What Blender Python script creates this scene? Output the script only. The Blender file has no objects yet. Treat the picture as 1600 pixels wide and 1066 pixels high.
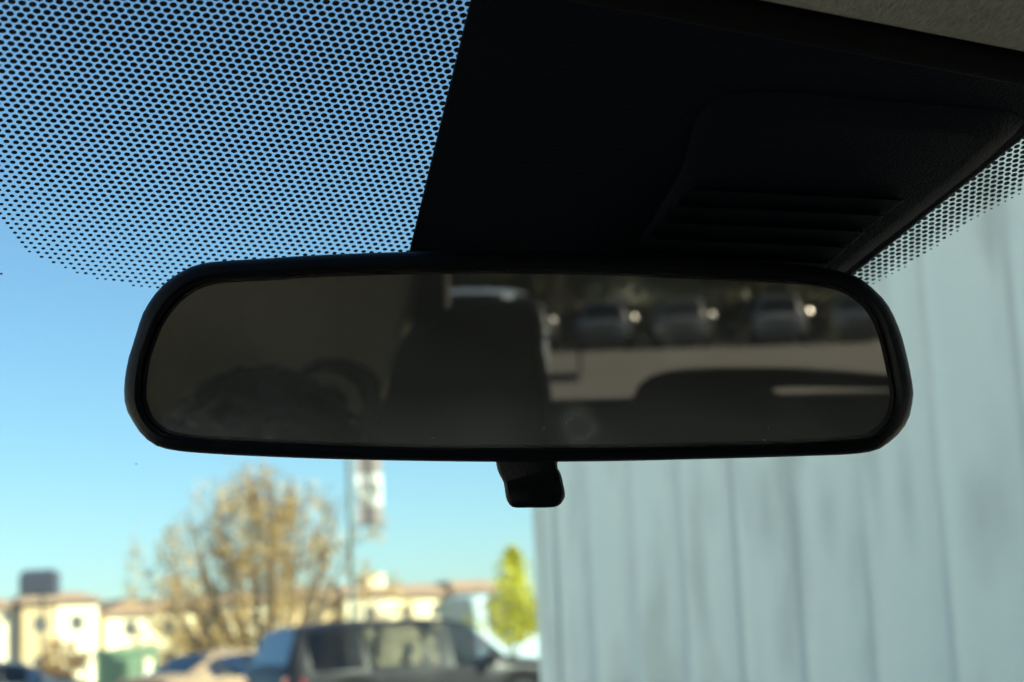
import bpy, bmesh, math, random
from mathutils import Vector, Matrix
random.seed(7)
V = Vector
R = math.radians
sc = bpy.context.scene
COL = sc.collection

# ------------------------------------------------------------------ camera
W_PX, H_PX, F_PX = 1600.0, 1066.0, 2700.0
CAM = V((-0.15, 0.0, 1.30))
YAW, PITCH, ROLL = R(16.0), R(10.0), R(2.6)
fwd = V((math.sin(YAW)*math.cos(PITCH), math.cos(YAW)*math.cos(PITCH), math.sin(PITCH)))
r0 = V((math.cos(YAW), -math.sin(YAW), 0))
u0 = r0.cross(fwd)
right = r0*math.cos(ROLL) - u0*math.sin(ROLL)
up = u0*math.cos(ROLL) + r0*math.sin(ROLL)
cd = bpy.data.cameras.new('camera')
cam = bpy.data.objects.new('camera', cd); COL.objects.link(cam)
cam.matrix_world = Matrix(((right.x, up.x, -fwd.x, CAM.x), (right.y, up.y, -fwd.y, CAM.y), (right.z, up.z, -fwd.z, CAM.z), (0, 0, 0, 1)))
cd.sensor_width = 36.0; cd.lens = F_PX/W_PX*36.0
cd.clip_start = 0.01; cd.clip_end = 3000
cd.dof.use_dof = True; cd.dof.focus_distance = 0.556; cd.dof.aperture_fstop = 15.8
sc.camera = cam

# ------------------------------------------------------------------ sky, sun, exposure
SUN_AZ, SUN_EL = R(129), R(33.5)
w = bpy.data.worlds.new('World'); sc.world = w; w.use_nodes = True
wn = w.node_tree
sky = wn.nodes.new('ShaderNodeTexSky'); sky.sky_type = 'NISHITA'; sky.sun_disc = False
sky.sun_elevation = SUN_EL; sky.sun_rotation = SUN_AZ
sky.air_density = 1.0; sky.dust_density = 0.7; sky.ozone_density = 6.0; sky.altitude = 400
bg = wn.nodes['Background']; bg.inputs[1].default_value = 0.053
wn.links.new(sky.outputs[0], bg.inputs[0])
sl = bpy.data.lights.new('sun', 'SUN'); sl.energy = 5.0; sl.angle = R(0.53); sl.color = (1.0, 0.93, 0.82)
so = bpy.data.objects.new('sun', sl); COL.objects.link(so)
sd = V((math.sin(SUN_AZ)*math.cos(SUN_EL), math.cos(SUN_AZ)*math.cos(SUN_EL), math.sin(SUN_EL)))
so.rotation_euler = sd.to_track_quat('Z', 'Y').to_euler(); so.location = (20, -20, 30)
sc.view_settings.view_transform = 'Standard'; sc.view_settings.look = 'None'
sc.view_settings.exposure = 3.02; sc.view_settings.gamma = 1.0
sc.view_settings.use_curve_mapping = False
sc.render.engine = 'CYCLES'
sc.cycles.use_denoising = True
sc.cycles.max_bounces = 10; sc.cycles.transparent_max_bounces = 16
sc.cycles.sample_clamp_indirect = 30.0
sc.cycles.caustics_reflective = False; sc.cycles.caustics_refractive = False

# ------------------------------------------------------------------ where a pixel of the photograph points
def ray(x, y): return fwd + right*((x-W_PX/2)/F_PX) - up*((y-H_PX/2)/F_PX)
def at(x, y, d): return CAM + ray(x, y)*d
def ground(x, d):
    p = at(x, 1010, d); return V((p.x, p.y, 0))
def on_plane(x, y, p0, n):
    r = ray(x, y); return CAM + r*((p0-CAM).dot(n)/r.dot(n))
def camvec(a): return right*a[0] - up*a[1] + fwd*a[2]
MIR_AZ, MIR_EL = R(192.5), R(-5.45)
MN = V((math.sin(MIR_AZ)*math.cos(MIR_EL), math.cos(MIR_AZ)*math.cos(MIR_EL), math.sin(MIR_EL)))
MP = at(810, 560, 0.555)
def vray(x, y):
    m = on_plane(x, y, MP, MN); r = ray(x, y)
    return m, r - MN*(2*r.dot(MN))
def vat(x, y, Y):
    m, r = vray(x, y); return m + r*((Y-m.y)/r.y)
GN = camvec((-0.129, -0.837, 0.532)).normalized()          # outward normal of the windshield
GP = at(800, 533, 0.66)
def glass(x, y, off=0.0): return on_plane(x, y, GP - GN*off, GN)

# ------------------------------------------------------------------ materials
def nt(m): return m.node_tree.nodes, m.node_tree.links
def mat(name, col, rough=0.5, metal=0.0, var=0.0, scale=20.0, bump=0.0, bscale=None, coat=0.0, spec=0.5, stretch=(1,1,1)):
    m = bpy.data.materials.new(name); m.use_nodes = True
    N, L = nt(m); b = N['Principled BSDF']
    b.inputs['Base Color'].default_value = (*col, 1); b.inputs['Roughness'].default_value = rough
    b.inputs['Metallic'].default_value = metal; b.inputs['Coat Weight'].default_value = coat
    b.inputs['Specular IOR Level'].default_value = spec
    if var or bump:
        tc = N.new('ShaderNodeTexCoord'); mp = N.new('ShaderNodeMapping'); mp.inputs['Scale'].default_value = stretch
        L.new(tc.outputs['Object'], mp.inputs[0])
    if var:
        n = N.new('ShaderNodeTexNoise'); n.inputs['Scale'].default_value = scale; n.inputs['Detail'].default_value = 6
        L.new(mp.outputs[0], n.inputs['Vector'])
        cr = N.new('ShaderNodeValToRGB')
        lo = [max(0, c*(1-var)) for c in col]; hi = [min(1, c*(1+var)) for c in col]
        cr.color_ramp.elements[0].color = (*lo, 1); cr.color_ramp.elements[1].color = (*hi, 1)
        cr.color_ramp.elements[0].position = 0.3; cr.color_ramp.elements[1].position = 0.7
        L.new(n.outputs[0], cr.inputs[0]); L.new(cr.outputs[0], b.inputs['Base Color'])
    if bump:
        n2 = N.new('ShaderNodeTexNoise'); n2.inputs['Scale'].default_value = bscale or scale; n2.inputs['Detail'].default_value = 8
        L.new(mp.outputs[0], n2.inputs['Vector'])
        bp = N.new('ShaderNodeBump'); bp.inputs['Strength'].default_value = bump; bp.inputs['Distance'].default_value = 0.01
        L.new(n2.outputs[0], bp.inputs['Height']); L.new(bp.outputs[0], b.inputs['Normal'])
    return m
def pane_mat(name, tint, refl=1.0, rough=0.0, dust=0.0):
    m = bpy.data.materials.new(name); m.use_nodes = True
    N, L = nt(m); N.remove(N['Principled BSDF'])
    t = N.new('ShaderNodeBsdfTransparent'); t.inputs[0].default_value = (*tint, 1)
    g = N.new('ShaderNodeBsdfGlossy'); g.inputs['Roughness'].default_value = rough
    fr = N.new('ShaderNodeFresnel'); fr.inputs[0].default_value = 1.45
    mu = N.new('ShaderNodeMath'); mu.operation = 'MULTIPLY'; mu.inputs[1].default_value = refl
    L.new(fr.outputs[0], mu.inputs[0])
    mx = N.new('ShaderNodeMixShader'); L.new(mu.outputs[0], mx.inputs[0]); L.new(t.outputs[0], mx.inputs[1]); L.new(g.outputs[0], mx.inputs[2])
    out = mx
    if dust:
        df = N.new('ShaderNodeBsdfDiffuse'); df.inputs[0].default_value = (.6, .6, .58, 1)
        n = N.new('ShaderNodeTexNoise'); n.inputs['Scale'].default_value = 260; n.inputs['Detail'].default_value = 2
        cr = N.new('ShaderNodeValToRGB'); cr.color_ramp.elements[0].position = .70; cr.color_ramp.elements[1].position = .80
        cr.color_ramp.elements[1].color = (dust, dust, dust, 1)
        tc = N.new('ShaderNodeTexCoord'); L.new(tc.outputs['Object'], n.inputs['Vector']); L.new(n.outputs[0], cr.inputs[0])
        m2 = N.new('ShaderNodeMixShader'); L.new(cr.outputs[0], m2.inputs[0]); L.new(mx.outputs[0], m2.inputs[1]); L.new(df.outputs[0], m2.inputs[2])
        out = m2
    L.new(out.outputs[0], N['Material Output'].inputs[0])
    return m
M = {}
M['black_plastic'] = mat('black_plastic', (.0028, .0034, .0048), .5, bump=.12, bscale=900, spec=.08)
M['black_soft'] = mat('black_soft', (.004, .004, .005), .7, bump=.15, bscale=700, spec=.05)
M['cover'] = mat('cover_plastic', (.0014, .0036, .0075), .65, bump=.25, bscale=1100, spec=.08)
M['slat'] = mat('slat_plastic', (.0008, .0020, .0042), .65, bump=.15, bscale=1100, spec=.06)
M['frit'] = mat('frit_ceramic', (.006, .007, .009), .5)
M['headliner'] = mat('headliner_cloth', (.18, .18, .168), .95, var=.22, scale=700, bump=.4, bscale=1500, spec=.1, stretch=(1, .35, 1))
M['trim'] = mat('trim_grey', (.46, .43, .38), .7, var=.06, scale=30, bump=.2, bscale=500)
M['trim_mid'] = mat('trim_mid', (.24, .225, .20), .7, var=.06, scale=30, bump=.2, bscale=500)
M['trim_dark'] = mat('trim_dark', (.03, .03, .032), .6, bump=.2, bscale=500)
M['seat'] = mat('seat_cloth', (.020, .020, .022), .9, var=.2, scale=200, bump=.5, bscale=600, spec=.2)
M['carpet'] = mat('carpet', (.03, .03, .03), .95, bump=.5, bscale=300)
M['bodypaint'] = mat('body_paint', (.20, .21, .22), .3, .3, coat=.6)
M['windshield'] = pane_mat('windshield_glass', (.79, .95, .82), .55, dust=.0)
M['side_glass'] = pane_mat('side_glass', (.80, .90, .86), 1.0)
M['privacy'] = pane_mat('privacy_glass', (.14, .14, .125), .6)
M['car_pane'] = pane_mat('car_pane', (.42, .44, .43), .5, .03)
M['dark_pane'] = pane_mat('dark_pane', (.07, .075, .08), .4, .05)
M['tyre'] = mat('tyre', (.012, .012, .012), .85)
M['rim'] = mat('rim', (.5, .5, .52), .25, 1.0)
M['pillar_black'] = mat('pillar_black', (.004, .004, .005), .5, spec=.15)
M['chrome'] = mat('chrome', (.9, .9, .9), .30, 1.0)
M['row_pane'] = pane_mat('row_pane', (.04, .04, .04), .12, .05)
M['red_light'] = mat('red_light', (.55, .02, .02), .15, coat=1)
M['clear_light'] = mat('clear_light', (.7, .72, .75), .1, .3, coat=1)
M['asphalt'] = mat('asphalt', (.10, .098, .092), .9, var=.3, scale=1.2, bump=.4, bscale=60)
M['concrete'] = mat('concrete', (.52, .47, .38), .9, var=.12, scale=.6, bump=.3, bscale=30)
M['kerb'] = mat('kerb', (.40, .38, .34), .9, var=.1, scale=4)
M['paint_white'] = mat('paint_white', (.75, .75, .72), .7, var=.1, scale=6)
M['bark'] = mat('bark', (.10, .07, .045), .9, var=.3, scale=8, bump=.6, bscale=20)
M['joint'] = mat('seam_dirt', (.74, .72, .66), .7, var=.25, scale=3, stretch=(1, 1, .3))
M['steel'] = mat('galvanised', (.35, .36, .36), .45, .8, var=.15, scale=10)
M['dark_metal'] = mat('dark_metal', (.03, .032, .036), .5, .2)

# ------------------------------------------------------------------ mesh helpers
class MB:
    def __init__(s): s.v = []; s.f = []; s.mi = []
    def add(s, vs, fs, mi=0):
        o = len(s.v); s.v += [tuple(x) for x in vs]; s.f += [tuple(i+o for i in f) for f in fs]; s.mi += [mi]*len(fs); return s
    def box(s, lo, hi, mi=0):
        (a, b, c), (d, e, f) = lo, hi
        return s.add([(a,b,c),(d,b,c),(d,e,c),(a,e,c),(a,b,f),(d,b,f),(d,e,f),(a,e,f)],
                     [(0,3,2,1),(4,5,6,7),(0,1,5,4),(1,2,6,5),(2,3,7,6),(3,0,4,7)], mi)
    def loops(s, loops, cap0=True, cap1=True, closed=True, mi=0):
        n = len(loops[0]); vs = [p for l in loops for p in l]; fs = []
        for i in range(len(loops)-1):
            for j in range(n if closed else n-1):
                k = (j+1) % n
                fs.append((i*n+j, i*n+k, (i+1)*n+k, (i+1)*n+j))
        if cap0: fs.append(tuple(range(n))[::-1])
        if cap1: fs.append(tuple((len(loops)-1)*n+j for j in range(n)))
        return s.add(vs, fs, mi)
    def tube(s, pts, rad, n=8, cap=True, mi=0):
        pts = [V(p) for p in pts]; rad = rad if isinstance(rad, (list, tuple)) else [rad]*len(pts)
        ls = []; prev = None
        for i, p in enumerate(pts):
            d = (pts[min(i+1, len(pts)-1)]-pts[max(i-1, 0)]).normalized()
            a = prev if prev and abs(prev.dot(d)) < .95 else (V((0,0,1)) if abs(d.z) < .9 else V((1,0,0)))
            x = (a - d*a.dot(d)).normalized(); y = d.cross(x); prev = x
            ls.append([p + (x*math.cos(t)+y*math.sin(t))*rad[i] for t in [2*math.pi*k/n for k in range(n)]])
        return s.loops(ls, cap, cap, mi=mi)
    def lathe(s, prof, axis='z', n=24, c=(0,0,0), mi=0):
        ls = []
        for r, h in prof:
            l = []
            for k in range(n):
                t = 2*math.pi*k/n; a, b = r*math.cos(t), r*math.sin(t)
                p = {'z': (a, b, h), 'x': (h, a, b), 'y': (a, h, b)}[axis]
                l.append((p[0]+c[0], p[1]+c[1], p[2]+c[2]))
            ls.append(l)
        return s.loops(ls, mi=mi)
    def ell(s, c, r, nu=16, nv=10, mi=0):
        ls = []
        for i in range(1, nv):
            a = math.pi*i/nv
            ls.append([(c[0]+r[0]*math.sin(a)*math.cos(2*math.pi*k/nu), c[1]+r[1]*math.sin(a)*math.sin(2*math.pi*k/nu), c[2]-r[2]*math.cos(a)) for k in range(nu)])
        return s.loops(ls, mi=mi)
    def build(s, name, m, parent=None, smooth=None, bevel=0.0, seg=2, origin=None, xf=None):
        me = bpy.data.meshes.new(name)
        vs = s.v
        if xf is not None: vs = [tuple(xf @ V(p)) for p in vs]
        if origin is not None: vs = [(p[0]-origin[0], p[1]-origin[1], p[2]-origin[2]) for p in vs]
        me.from_pydata(vs, [], s.f)
        mats = m if isinstance(m, list) else [m]
        for k in mats: me.materials.append(M[k] if isinstance(k, str) else k)
        if len(mats) > 1: me.polygons.foreach_set('material_index', s.mi)
        bm = bmesh.new(); bm.from_mesh(me); bmesh.ops.recalc_face_normals(bm, faces=bm.faces); bm.to_mesh(me); bm.free()
        if smooth is not None:
            me.polygons.foreach_set('use_smooth', [True]*len(me.polygons)); me.set_sharp_from_angle(angle=R(smooth))
        o = bpy.data.objects.new(name, me); COL.objects.link(o)
        if origin is not None and parent is None: o.location = origin
        if parent is not None: o.parent = parent
        if bevel:
            b = o.modifiers.new('bevel', 'BEVEL'); b.width = bevel; b.segments = seg; b.limit_method = 'ANGLE'; b.angle_limit = R(35)
        return o
def tag(o, label=None, cat=None, group=None, kind=None):
    for k, x in (('label', label), ('category', cat), ('group', group), ('kind', kind)):
        if x: o[k] = x
    return o
def empty(name, loc, rz=0.0, label=None, cat=None, group=None):
    o = bpy.data.objects.new(name, None); COL.objects.link(o); o.location = loc; o.rotation_euler = (0, 0, rz)
    o.empty_display_size = .1
    return tag(o, label, cat, group)
def copy_tree(o, parent=None):
    c = o.copy(); COL.objects.link(c); c.parent = parent
    for ch in list(o.children): copy_tree(ch, c)
    return c
def spline(pts, n, closed=True):
    P = [V((p[0], p[1], 0)) for p in pts]; m = len(P); dense = []
    for i in range(m if closed else m-1):
        if closed: a, b, c, d = P[(i-1) % m], P[i], P[(i+1) % m], P[(i+2) % m]
        else: a, b, c, d = P[max(i-1, 0)], P[i], P[i+1], P[min(i+2, m-1)]
        for k in range(12):
            t = k/12
            dense.append(.5*((2*b)+(-a+c)*t+(2*a-5*b+4*c-d)*t*t+(-a+3*b-3*c+d)*t**3))
    if closed: dense.append(dense[0])
    else: dense.append(P[-1])
    L = [0]
    for i in range(1, len(dense)): L.append(L[-1]+(dense[i]-dense[i-1]).length)
    out = []; j = 0
    for k in range(n):
        s = L[-1]*k/(n if closed else n-1)
        while j < len(L)-2 and L[j+1] < s: j += 1
        t = (s-L[j])/max(1e-9, L[j+1]-L[j]); q = dense[j].lerp(dense[j+1], t); out.append((q.x, q.y))
    return out

# ------------------------------------------------------------------ ground
def sheet(name, x0, x1, y0, y1, z, m, th=None):
    mb = MB()
    mb.box((x0, y0, z-(th or .3)), (x1, y1, z))
    return tag(mb.build(name, m), kind='structure')
sheet('ground', -900, 900, -900, 900, 0.0, 'asphalt')
sheet('lot', -140, 60, -18.9, 110, 0.004, 'concrete', .002)
M['old_concrete'] = mat('old_concrete', (.105, .105, .10), .9, var=.15, scale=.6, bump=.3, bscale=30)
sheet('pavement', -70, 70, -58.0, -19.0, 0.004, 'old_concrete', .002)
sheet('kerb', -70, 70, -66.2, -66.0, 0.13, 'kerb')
sheet('planting_strip', -70, 70, -90, -66.2, 0.09, mat('soil', (.035, .03, .02), .95, var=.3, scale=2))
for i in range(-9, 10):
    sheet('parking_line', i*2.75-.05+.6, i*2.75+.05+.6, -65.8, -60.4, 0.005, 'paint_white', .001)
for i in range(4):
    sheet('expansion_strip', -70, 70, -27.0-i*6, -26.85-i*6, .0075, mat('tar', (.05, .05, .05), .8), .001)

# ------------------------------------------------------------------ our car
car = empty('car', (0, 0, 0), 0, 'dark car cabin with dotted windshield band and black sensor cover around the mirror', 'car')
# windshield sheet: header to cowl, in the plane of the glass
def glass_xy(X, Y, off=0.0):
    p0 = GP - GN*off; return V((X, Y, p0.z - (GN.x*(X-p0.x)+GN.y*(Y-p0.y))/GN.z))
mb = MB(); nx, ny = 16, 12
Y_TOP, Y_BOT = 0.28, 1.62
vs = []
for j in range(ny+1):
    t = j/ny; Y = Y_TOP+(Y_BOT-Y_TOP)*t; hw = .60+(.74-.60)*t
    for i in range(nx+1): vs.append(glass_xy(-hw+2*hw*i/nx, Y, -.001))
mb.add(vs, [(j*(nx+1)+i, j*(nx+1)+i+1, (j+1)*(nx+1)+i+1, (j+1)*(nx+1)+i) for j in range(ny) for i in range(nx)])
ws = mb.build('windshield', 'windshield', car)
# printed dots
left_edge = spline([(-190,-330),(-150,-130),(-115,0),(-80,150),(-50,260),(-22,318),(0,348),(27,384),(53,400),(92,417),(145,435),(218,448),(300,462),(450,478),(640,490)], 160, False)
right_edge = [(1335,463),(1367,443.5),(1404,423),(1447,396.5),(1515,347),(1554,325.5),(1593,303),(1700,238)]
cov_left = [(813,-330),(760,-110),(735,0),(640,390),(620,470)]
cov_right = [(1290,470),(1330,432),(1600,215),(1740,103)]
def interp(pts, v, ax):
    pts = sorted(pts, key=lambda p: p[ax])
    if v <= pts[0][ax]: return pts[0][1-ax]
    for a, b in zip(pts, pts[1:]):
        if v <= b[ax]:
            t = (v-a[ax])/max(1e-9, b[ax]-a[ax]); return a[1-ax]+(b[1-ax]-a[1-ax])*t
    return pts[-1][1-ax]
th, s_ = 0.132, 0.00423*0.66
e1 = camvec(V((0, 1, 0)).cross(V((-.129, -.837, .532)).normalized()).normalized())
e2c = V((-.129, -.837, .532)).normalized().cross(V((0, 1, 0)).cross(V((-.129, -.837, .532)).normalized()).normalized())
e2 = camvec(e2c)
d1 = (e1*math.cos(th)+e2*math.sin(th))*s_; d2 = (e1*math.cos(th+math.pi/3)+e2*math.sin(th+math.pi/3))*s_
O = glass(9.0, 11.0, .0004)
def to_px(p):
    q = p-CAM; z = q.dot(fwd); return W_PX/2+F_PX*q.dot(right)/z, H_PX/2-F_PX*q.dot(up)/z
mb = MB(); e1u, e2u = e1.normalized(), e2.normalized(); ndots = 0
for i in range(-110, 200):
    for j in range(-110, 160):
        p = O + d1*i + d2*j; x, y = to_px(p)
        if not (-200 < x < 1690 and -330 < y < 490): continue
        lx = interp(cov_left, y, 1); rx = interp(cov_right, y, 1); r = None
        if x < lx+10:
            by = interp(left_edge, x, 0); d = by-y
            if d > 0:
                r = .235+.095*min(1, d/140)+.068*min(1, max(0, d-140)/250)
                if d < 4: r *= .8
        elif x > rx-10 and x > 1250:
            by = interp(right_edge, x, 0); d = by-y
            if d > -1: r = .26+.13*min(1, d/28) if d > 3 else .16
        if r is None: continue
        rr = r*s_; ndots += 1
        mb.add([p+(e1u*math.cos(a)+e2u*math.sin(a))*rr for a in [k*math.pi/6 for k in range(12)]], [tuple(range(12))])
dots = mb.build('frit_dots', 'frit', ws); dots['kind'] = 'stuff'

mb = MB(); rs = random.Random(5)
spots = [(213,725,1.5),(408,728,1.1),(2,428,1.8),(516,762,.8)] + [(rs.uniform(0, 1600), rs.uniform(440, 1060), rs.uniform(.3, .6)) for _ in range(14)]
for x, y, r in spots:
    c = glass(x, y, .0004); mb.add([c+(e1u*math.cos(a)*r+e2u*math.sin(a)*r*1.5)*.00025 for a in [k*math.pi/4 for k in range(8)]], [tuple(range(8))])
sp_ = mb.build('dirt_specks', mat('speck', (.12, .11, .09), .9), ws); sp_['kind'] = 'stuff'
# sensor cover under the glass
def poly_prism(pts, off0, off1, pts1=None):
    a = [glass(x, y, off0) for x, y in pts]; b = [glass(x, y, off1) for x, y in (pts1 or pts)]
    return a, b
mb = MB()
base = [(813,-330),(760,-110),(735,0),(640,390),(622,462),(1290,466),(1330,432),(1600,215),(1745,99),(1750,-330)]
inner = [(812,-320),(759,-100),(734,4),(639,394),(620,472),(1284,474),(1326,433),(1596,217),(1740,99),(1745,-320)]
mb.loops([[glass(x, y, .0008) for x, y in base], [glass(x, y, .003) for x, y in base], [glass(x, y, .008) for x, y in inner]])
cover = mb.build('sensor_cover', 'cover', car, bevel=.0006)
mb = MB()
pod0 = spline([(1128,150),(1060,275),(975,420),(968,468),(1120,476),(1288,464),(1318,428),(1440,332),(1566,228),(1590,180),(1400,160)], 60)
pod1 = spline([(1168,196),(1102,290),(1015,420),(1008,462),(1130,470),(1270,458),(1296,428),(1410,336),(1520,246),(1535,214),(1380,202)], 60)
mid = [((a[0]*.6+b[0]*.4), (a[1]*.6+b[1]*.4)) for a, b in zip(pod0, pod1)]
mb.loops([[glass(x, y, .0085) for x, y in pod0], [glass(x, y, .0105) for x, y in mid], [glass(x, y, .012) for x, y in pod1]], cap0=False)
pod = mb.build('raised_pod', 'cover', cover, smooth=40)
lv = [((1076,296),(1412,313)), ((1052,322),(1381,337)), ((1030,347),(1352,362)), ((1008,372),(1324,387)), ((986,397),(1296,412)), ((965,420),(1268,436))]
for (a, b), (c, d) in zip(lv[:-1], lv[1:]):
    mb = MB()
    q = [a, b, d, c]
    lo = [glass(x, y, .0122) for x, y in q]
    t = .82
    c2 = (a[0]+(c[0]-a[0])*t, a[1]+(c[1]-a[1])*t); d2_ = (b[0]+(d[0]-b[0])*t, b[1]+(d[1]-b[1])*t)
    hi = [glass(a[0], a[1], .0150), glass(b[0], b[1], .0150), glass(d2_[0], d2_[1], .0127), glass(c2[0], c2[1], .0127)]
    lo = [glass(a[0], a[1], .0115), glass(b[0], b[1], .0115), glass(d2_[0], d2_[1], .0115), glass(c2[0], c2[1], .0115)]
    mb.loops([lo, hi]); mb.build('louvre_slat', 'slat', cover, bevel=.0005)

# headliner: front edge follows the windshield header
PA, PB = glass(1190, 21, .034), glass(1600, 100, .034)
print('headliner edge', PA, PB)
dx = PB.x-PA.x; ky = (PB.y-PA.y)/dx; kz = (PB.z-PA.z)/dx
def head_edge(X): return V((X, PA.y+ky*(X-PA.x), PA.z+kz*(X-PA.x)))
mb = MB(); xs = [-.62+1.24*i/40 for i in range(41)]; rows = []
for t in (('f', .004, .014), ('f', -.001, .005), ('f', -.003, .0015), ('f', -.010, 0.0)):
    rows.append([head_edge(x)+V((0, t[1]-.002, t[2])) for x in xs])
for Y in (.36, .2, 0, -.4, -.9, -1.5, -2.1):
    rows.append([V((x, Y+head_edge(x).y-head_edge(0).y if Y > 0 else Y, (head_edge(x).z + .012*min(1, (.5-Y)/.5)) + .035*max(0, (-Y-.9)))) for x in xs])
rows[4:] = [[V((p.x, min(p.y, rows[3][i].y-.03*(k+1)), p.z)) for i, p in enumerate(r)] for k, r in enumerate(rows[4:])]
mb.loops(rows, False, False, closed=False)
mb.build('headliner', 'headliner', car, smooth=60)
mb = MB(); mb.tube([head_edge(x)+V((0, .010, .004)) for x in xs], .006, 8); mb.build('header_seal_shadow', 'black_soft', car, smooth=60)  # black seal, also standing in for the shadow gap below the headliner
# roof, header rail
mb = MB(); ZR = PA.z+.075
mb.box((-.66, -2.25, ZR-.01), (.66, .24, ZR+.03)); mb.build('roof', 'bodypaint', car, bevel=.02)
mb = MB(); mb.loops([[V((x, Y_TOP-.06, ZR-.008)) for x in (-.63, .63)] + [V((x, Y_TOP+.02, glass_xy(0, Y_TOP+.02).z+.004)) for x in (.63, -.63)],
                     [V((x, Y_TOP-.06, ZR+.028)) for x in (-.63, .63)] + [V((x, Y_TOP+.02, glass_xy(0, Y_TOP+.02).z+.012)) for x in (.63, -.63)]])
mb.build('roof_header', 'bodypaint', car)
# pillars, doors, floor, dash
for s in (-1, 1):
    mb = MB(); mb.loops([[(s*.60, .40, 1.52), (s*.67, .36, 1.53), (s*.66, .46, 1.55)], [(s*.745, 1.62, .98), (s*.82, 1.56, .98), (s*.80, 1.68, 1.0)]])
    mb.build('windshield_pillar', 'trim', car)
    mb = MB(); mb.box((s*.74-.04, -2.1, .25), (s*.74+.04, 1.6, .97)); mb.build('door_panel', 'trim_dark', car, bevel=.02)
    for (ya, yb, nm) in ((-.34, -.24, 'centre_pillar'),):
        mb = MB(); mb.loops([[(s*.69, ya, .96), (s*.76, ya, .96), (s*.76, yb, .96), (s*.69, yb, .96)], [(s*.60, ya-.05, 1.54), (s*.66, ya-.05, 1.54), (s*.66, yb-.04, 1.54), (s*.60, yb-.04, 1.54)]])
        mb.build(nm, 'trim', car, bevel=.01)
    mb = MB(); mb.loops([[(s*.70, -2.2, .96), (s*.76, -2.2, .96), (s*.76, -.72, .96), (s*.70, -.72, .96)], [(s*.60, -2.2, 1.54), (s*.66, -2.2, 1.54), (s*.66, -.78, 1.54), (s*.60, -.78, 1.54)]])
    mb.build('rear_quarter_trim', 'trim', car, bevel=.015)
    for (y0, y1, m_) in ((-.24, 1.25, 'side_glass'), (-.74, -.34, 'privacy')):
        mb = MB(); mb.add([(s*.74, y0, .97), (s*.74, y1, .97), (s*.635, min(y1, .38), 1.535), (s*.635, y0-.03, 1.535)], [(0, 1, 2, 3)])
        mb.build('side_window', m_, car)
    mb = MB(); mb.box((s*.70-.03, -2.2, ZR-.09), (s*.70+.03, .30, ZR-.004)); mb.build('roof_rail', 'trim', car, bevel=.015)
mb = MB(); mb.box((-.74, -2.2, .20), (.74, 1.6, .25)); mb.build('floor_pan', 'carpet', car)
mb = MB()
dp = [(.62, .66), (.60, .86), (.66, .95), (.80, .985), (1.2, .985), (1.60, .97), (1.62, .5), (1.0, .5)]
mb.loops([[(x, y, z+(.03 if abs(x+.37) < .2 and .6 < y < .9 and z > .8 else 0)) for y, z in dp] for x in (-.72, -.5, -.37, -.22, 0, .3, .72)])
mb.build('dashboard', 'trim_dark', car, smooth=35)
mb = MB(); c0 = V((-.37, .42, .88)); ax = V((0, -.9, .42)).normalized(); ux = V((1, 0, 0)); uy = ax.cross(ux)
mb.tube([c0+(ux*math.cos(t)+uy*math.sin(t))*.185 for t in [2*math.pi*k/32 for k in range(33)]], .015, 8, False)
for t in (0, math.pi, 1.5*math.pi): mb.tube([c0, c0+(ux*math.cos(t)+uy*math.sin(t))*.185], [.03, .016], 8)
mb.tube([c0-ax*.02, c0-ax*.30], .03, 10); mb.ell(c0, (.07, .05, .06)); mb.build('steering_wheel', 'black_soft', car, smooth=50)
# back door with its window
YR = -2.20
mb = MB()
mb.box((-.74, YR-.05, .25), (.74, YR, 1.03)); mb.box((-.74, YR-.05, 1.03), (-.560, YR, ZR-.012)); mb.box((.585, YR-.05, 1.03), (.74, YR, ZR-.012)); mb.box((-.560, YR-.05, 1.505), (.585, YR, ZR-.012))
mb.build('tailgate', 'trim_dark', car, bevel=.006)
mb = MB(); mb.add([(-.59, YR-.025, 1.02), (.59, YR-.025, 1.02), (.59, YR-.025, 1.51), (-.59, YR-.025, 1.51)], [(0, 1, 2, 3)]); mb.build('rear_window', 'privacy', car)
# seats
def cushion(pts_bot, pts_top, n=4):
    return pts_bot, pts_top
def rbox_loops(c, hx, hy, z0, z1, lean=0.0, taper=.8, n=20, k=3.2, rows=7, zround=.5):
    ls = []
    for i in range(rows):
        t = i/(rows-1); z = z0+(z1-z0)*t
        e = (1-(abs(2*t-1))**4)**.5*(1-zround)+zround if 0 < t < 1 else zround
        sx = hx*(1-(1-taper)*t)*(e if t > .5 else max(e, .8)); sy = hy*(e if t > .5 else max(e, .8))
        l = []
        for j in range(n):
            a = 2*math.pi*j/n; ca, sa = math.cos(a), math.sin(a)
            l.append((c[0]+sx*math.copysign(abs(ca)**(2/k), ca), c[1]+sy*math.copysign(abs(sa)**(2/k), sa)+lean*(z-z0), z))
        ls.append(l)
    return ls
for X in (-.37, .37):
    mb = MB(); mb.loops(rbox_loops((X, .06, 0), .25, .27, .30, .44, 0, .95)); mb.loops(rbox_loops((X, -.24, 0), .24, .07, .36, 1.00, -.30, .82, rows=10))
    seat = mb.build('front_seat', 'seat', car, smooth=50)
    hz = 1.0 if X < 0 else 1.02
    mb = MB(); mb.loops(rbox_loops((X, -.455, 0), .125, .045, hz+.03, hz+.20, -.1, .85)); mb.tube([(X-.05, -.43, .96), (X-.05, -.45, hz+.08)], .006); mb.tube([(X+.05, -.43, .96), (X+.05, -.45, hz+.08)], .006)
    mb.build('headrest', 'seat', seat, smooth=50)
YS = -1.42
sill_z = vat(910, 629, YS).z
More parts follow.
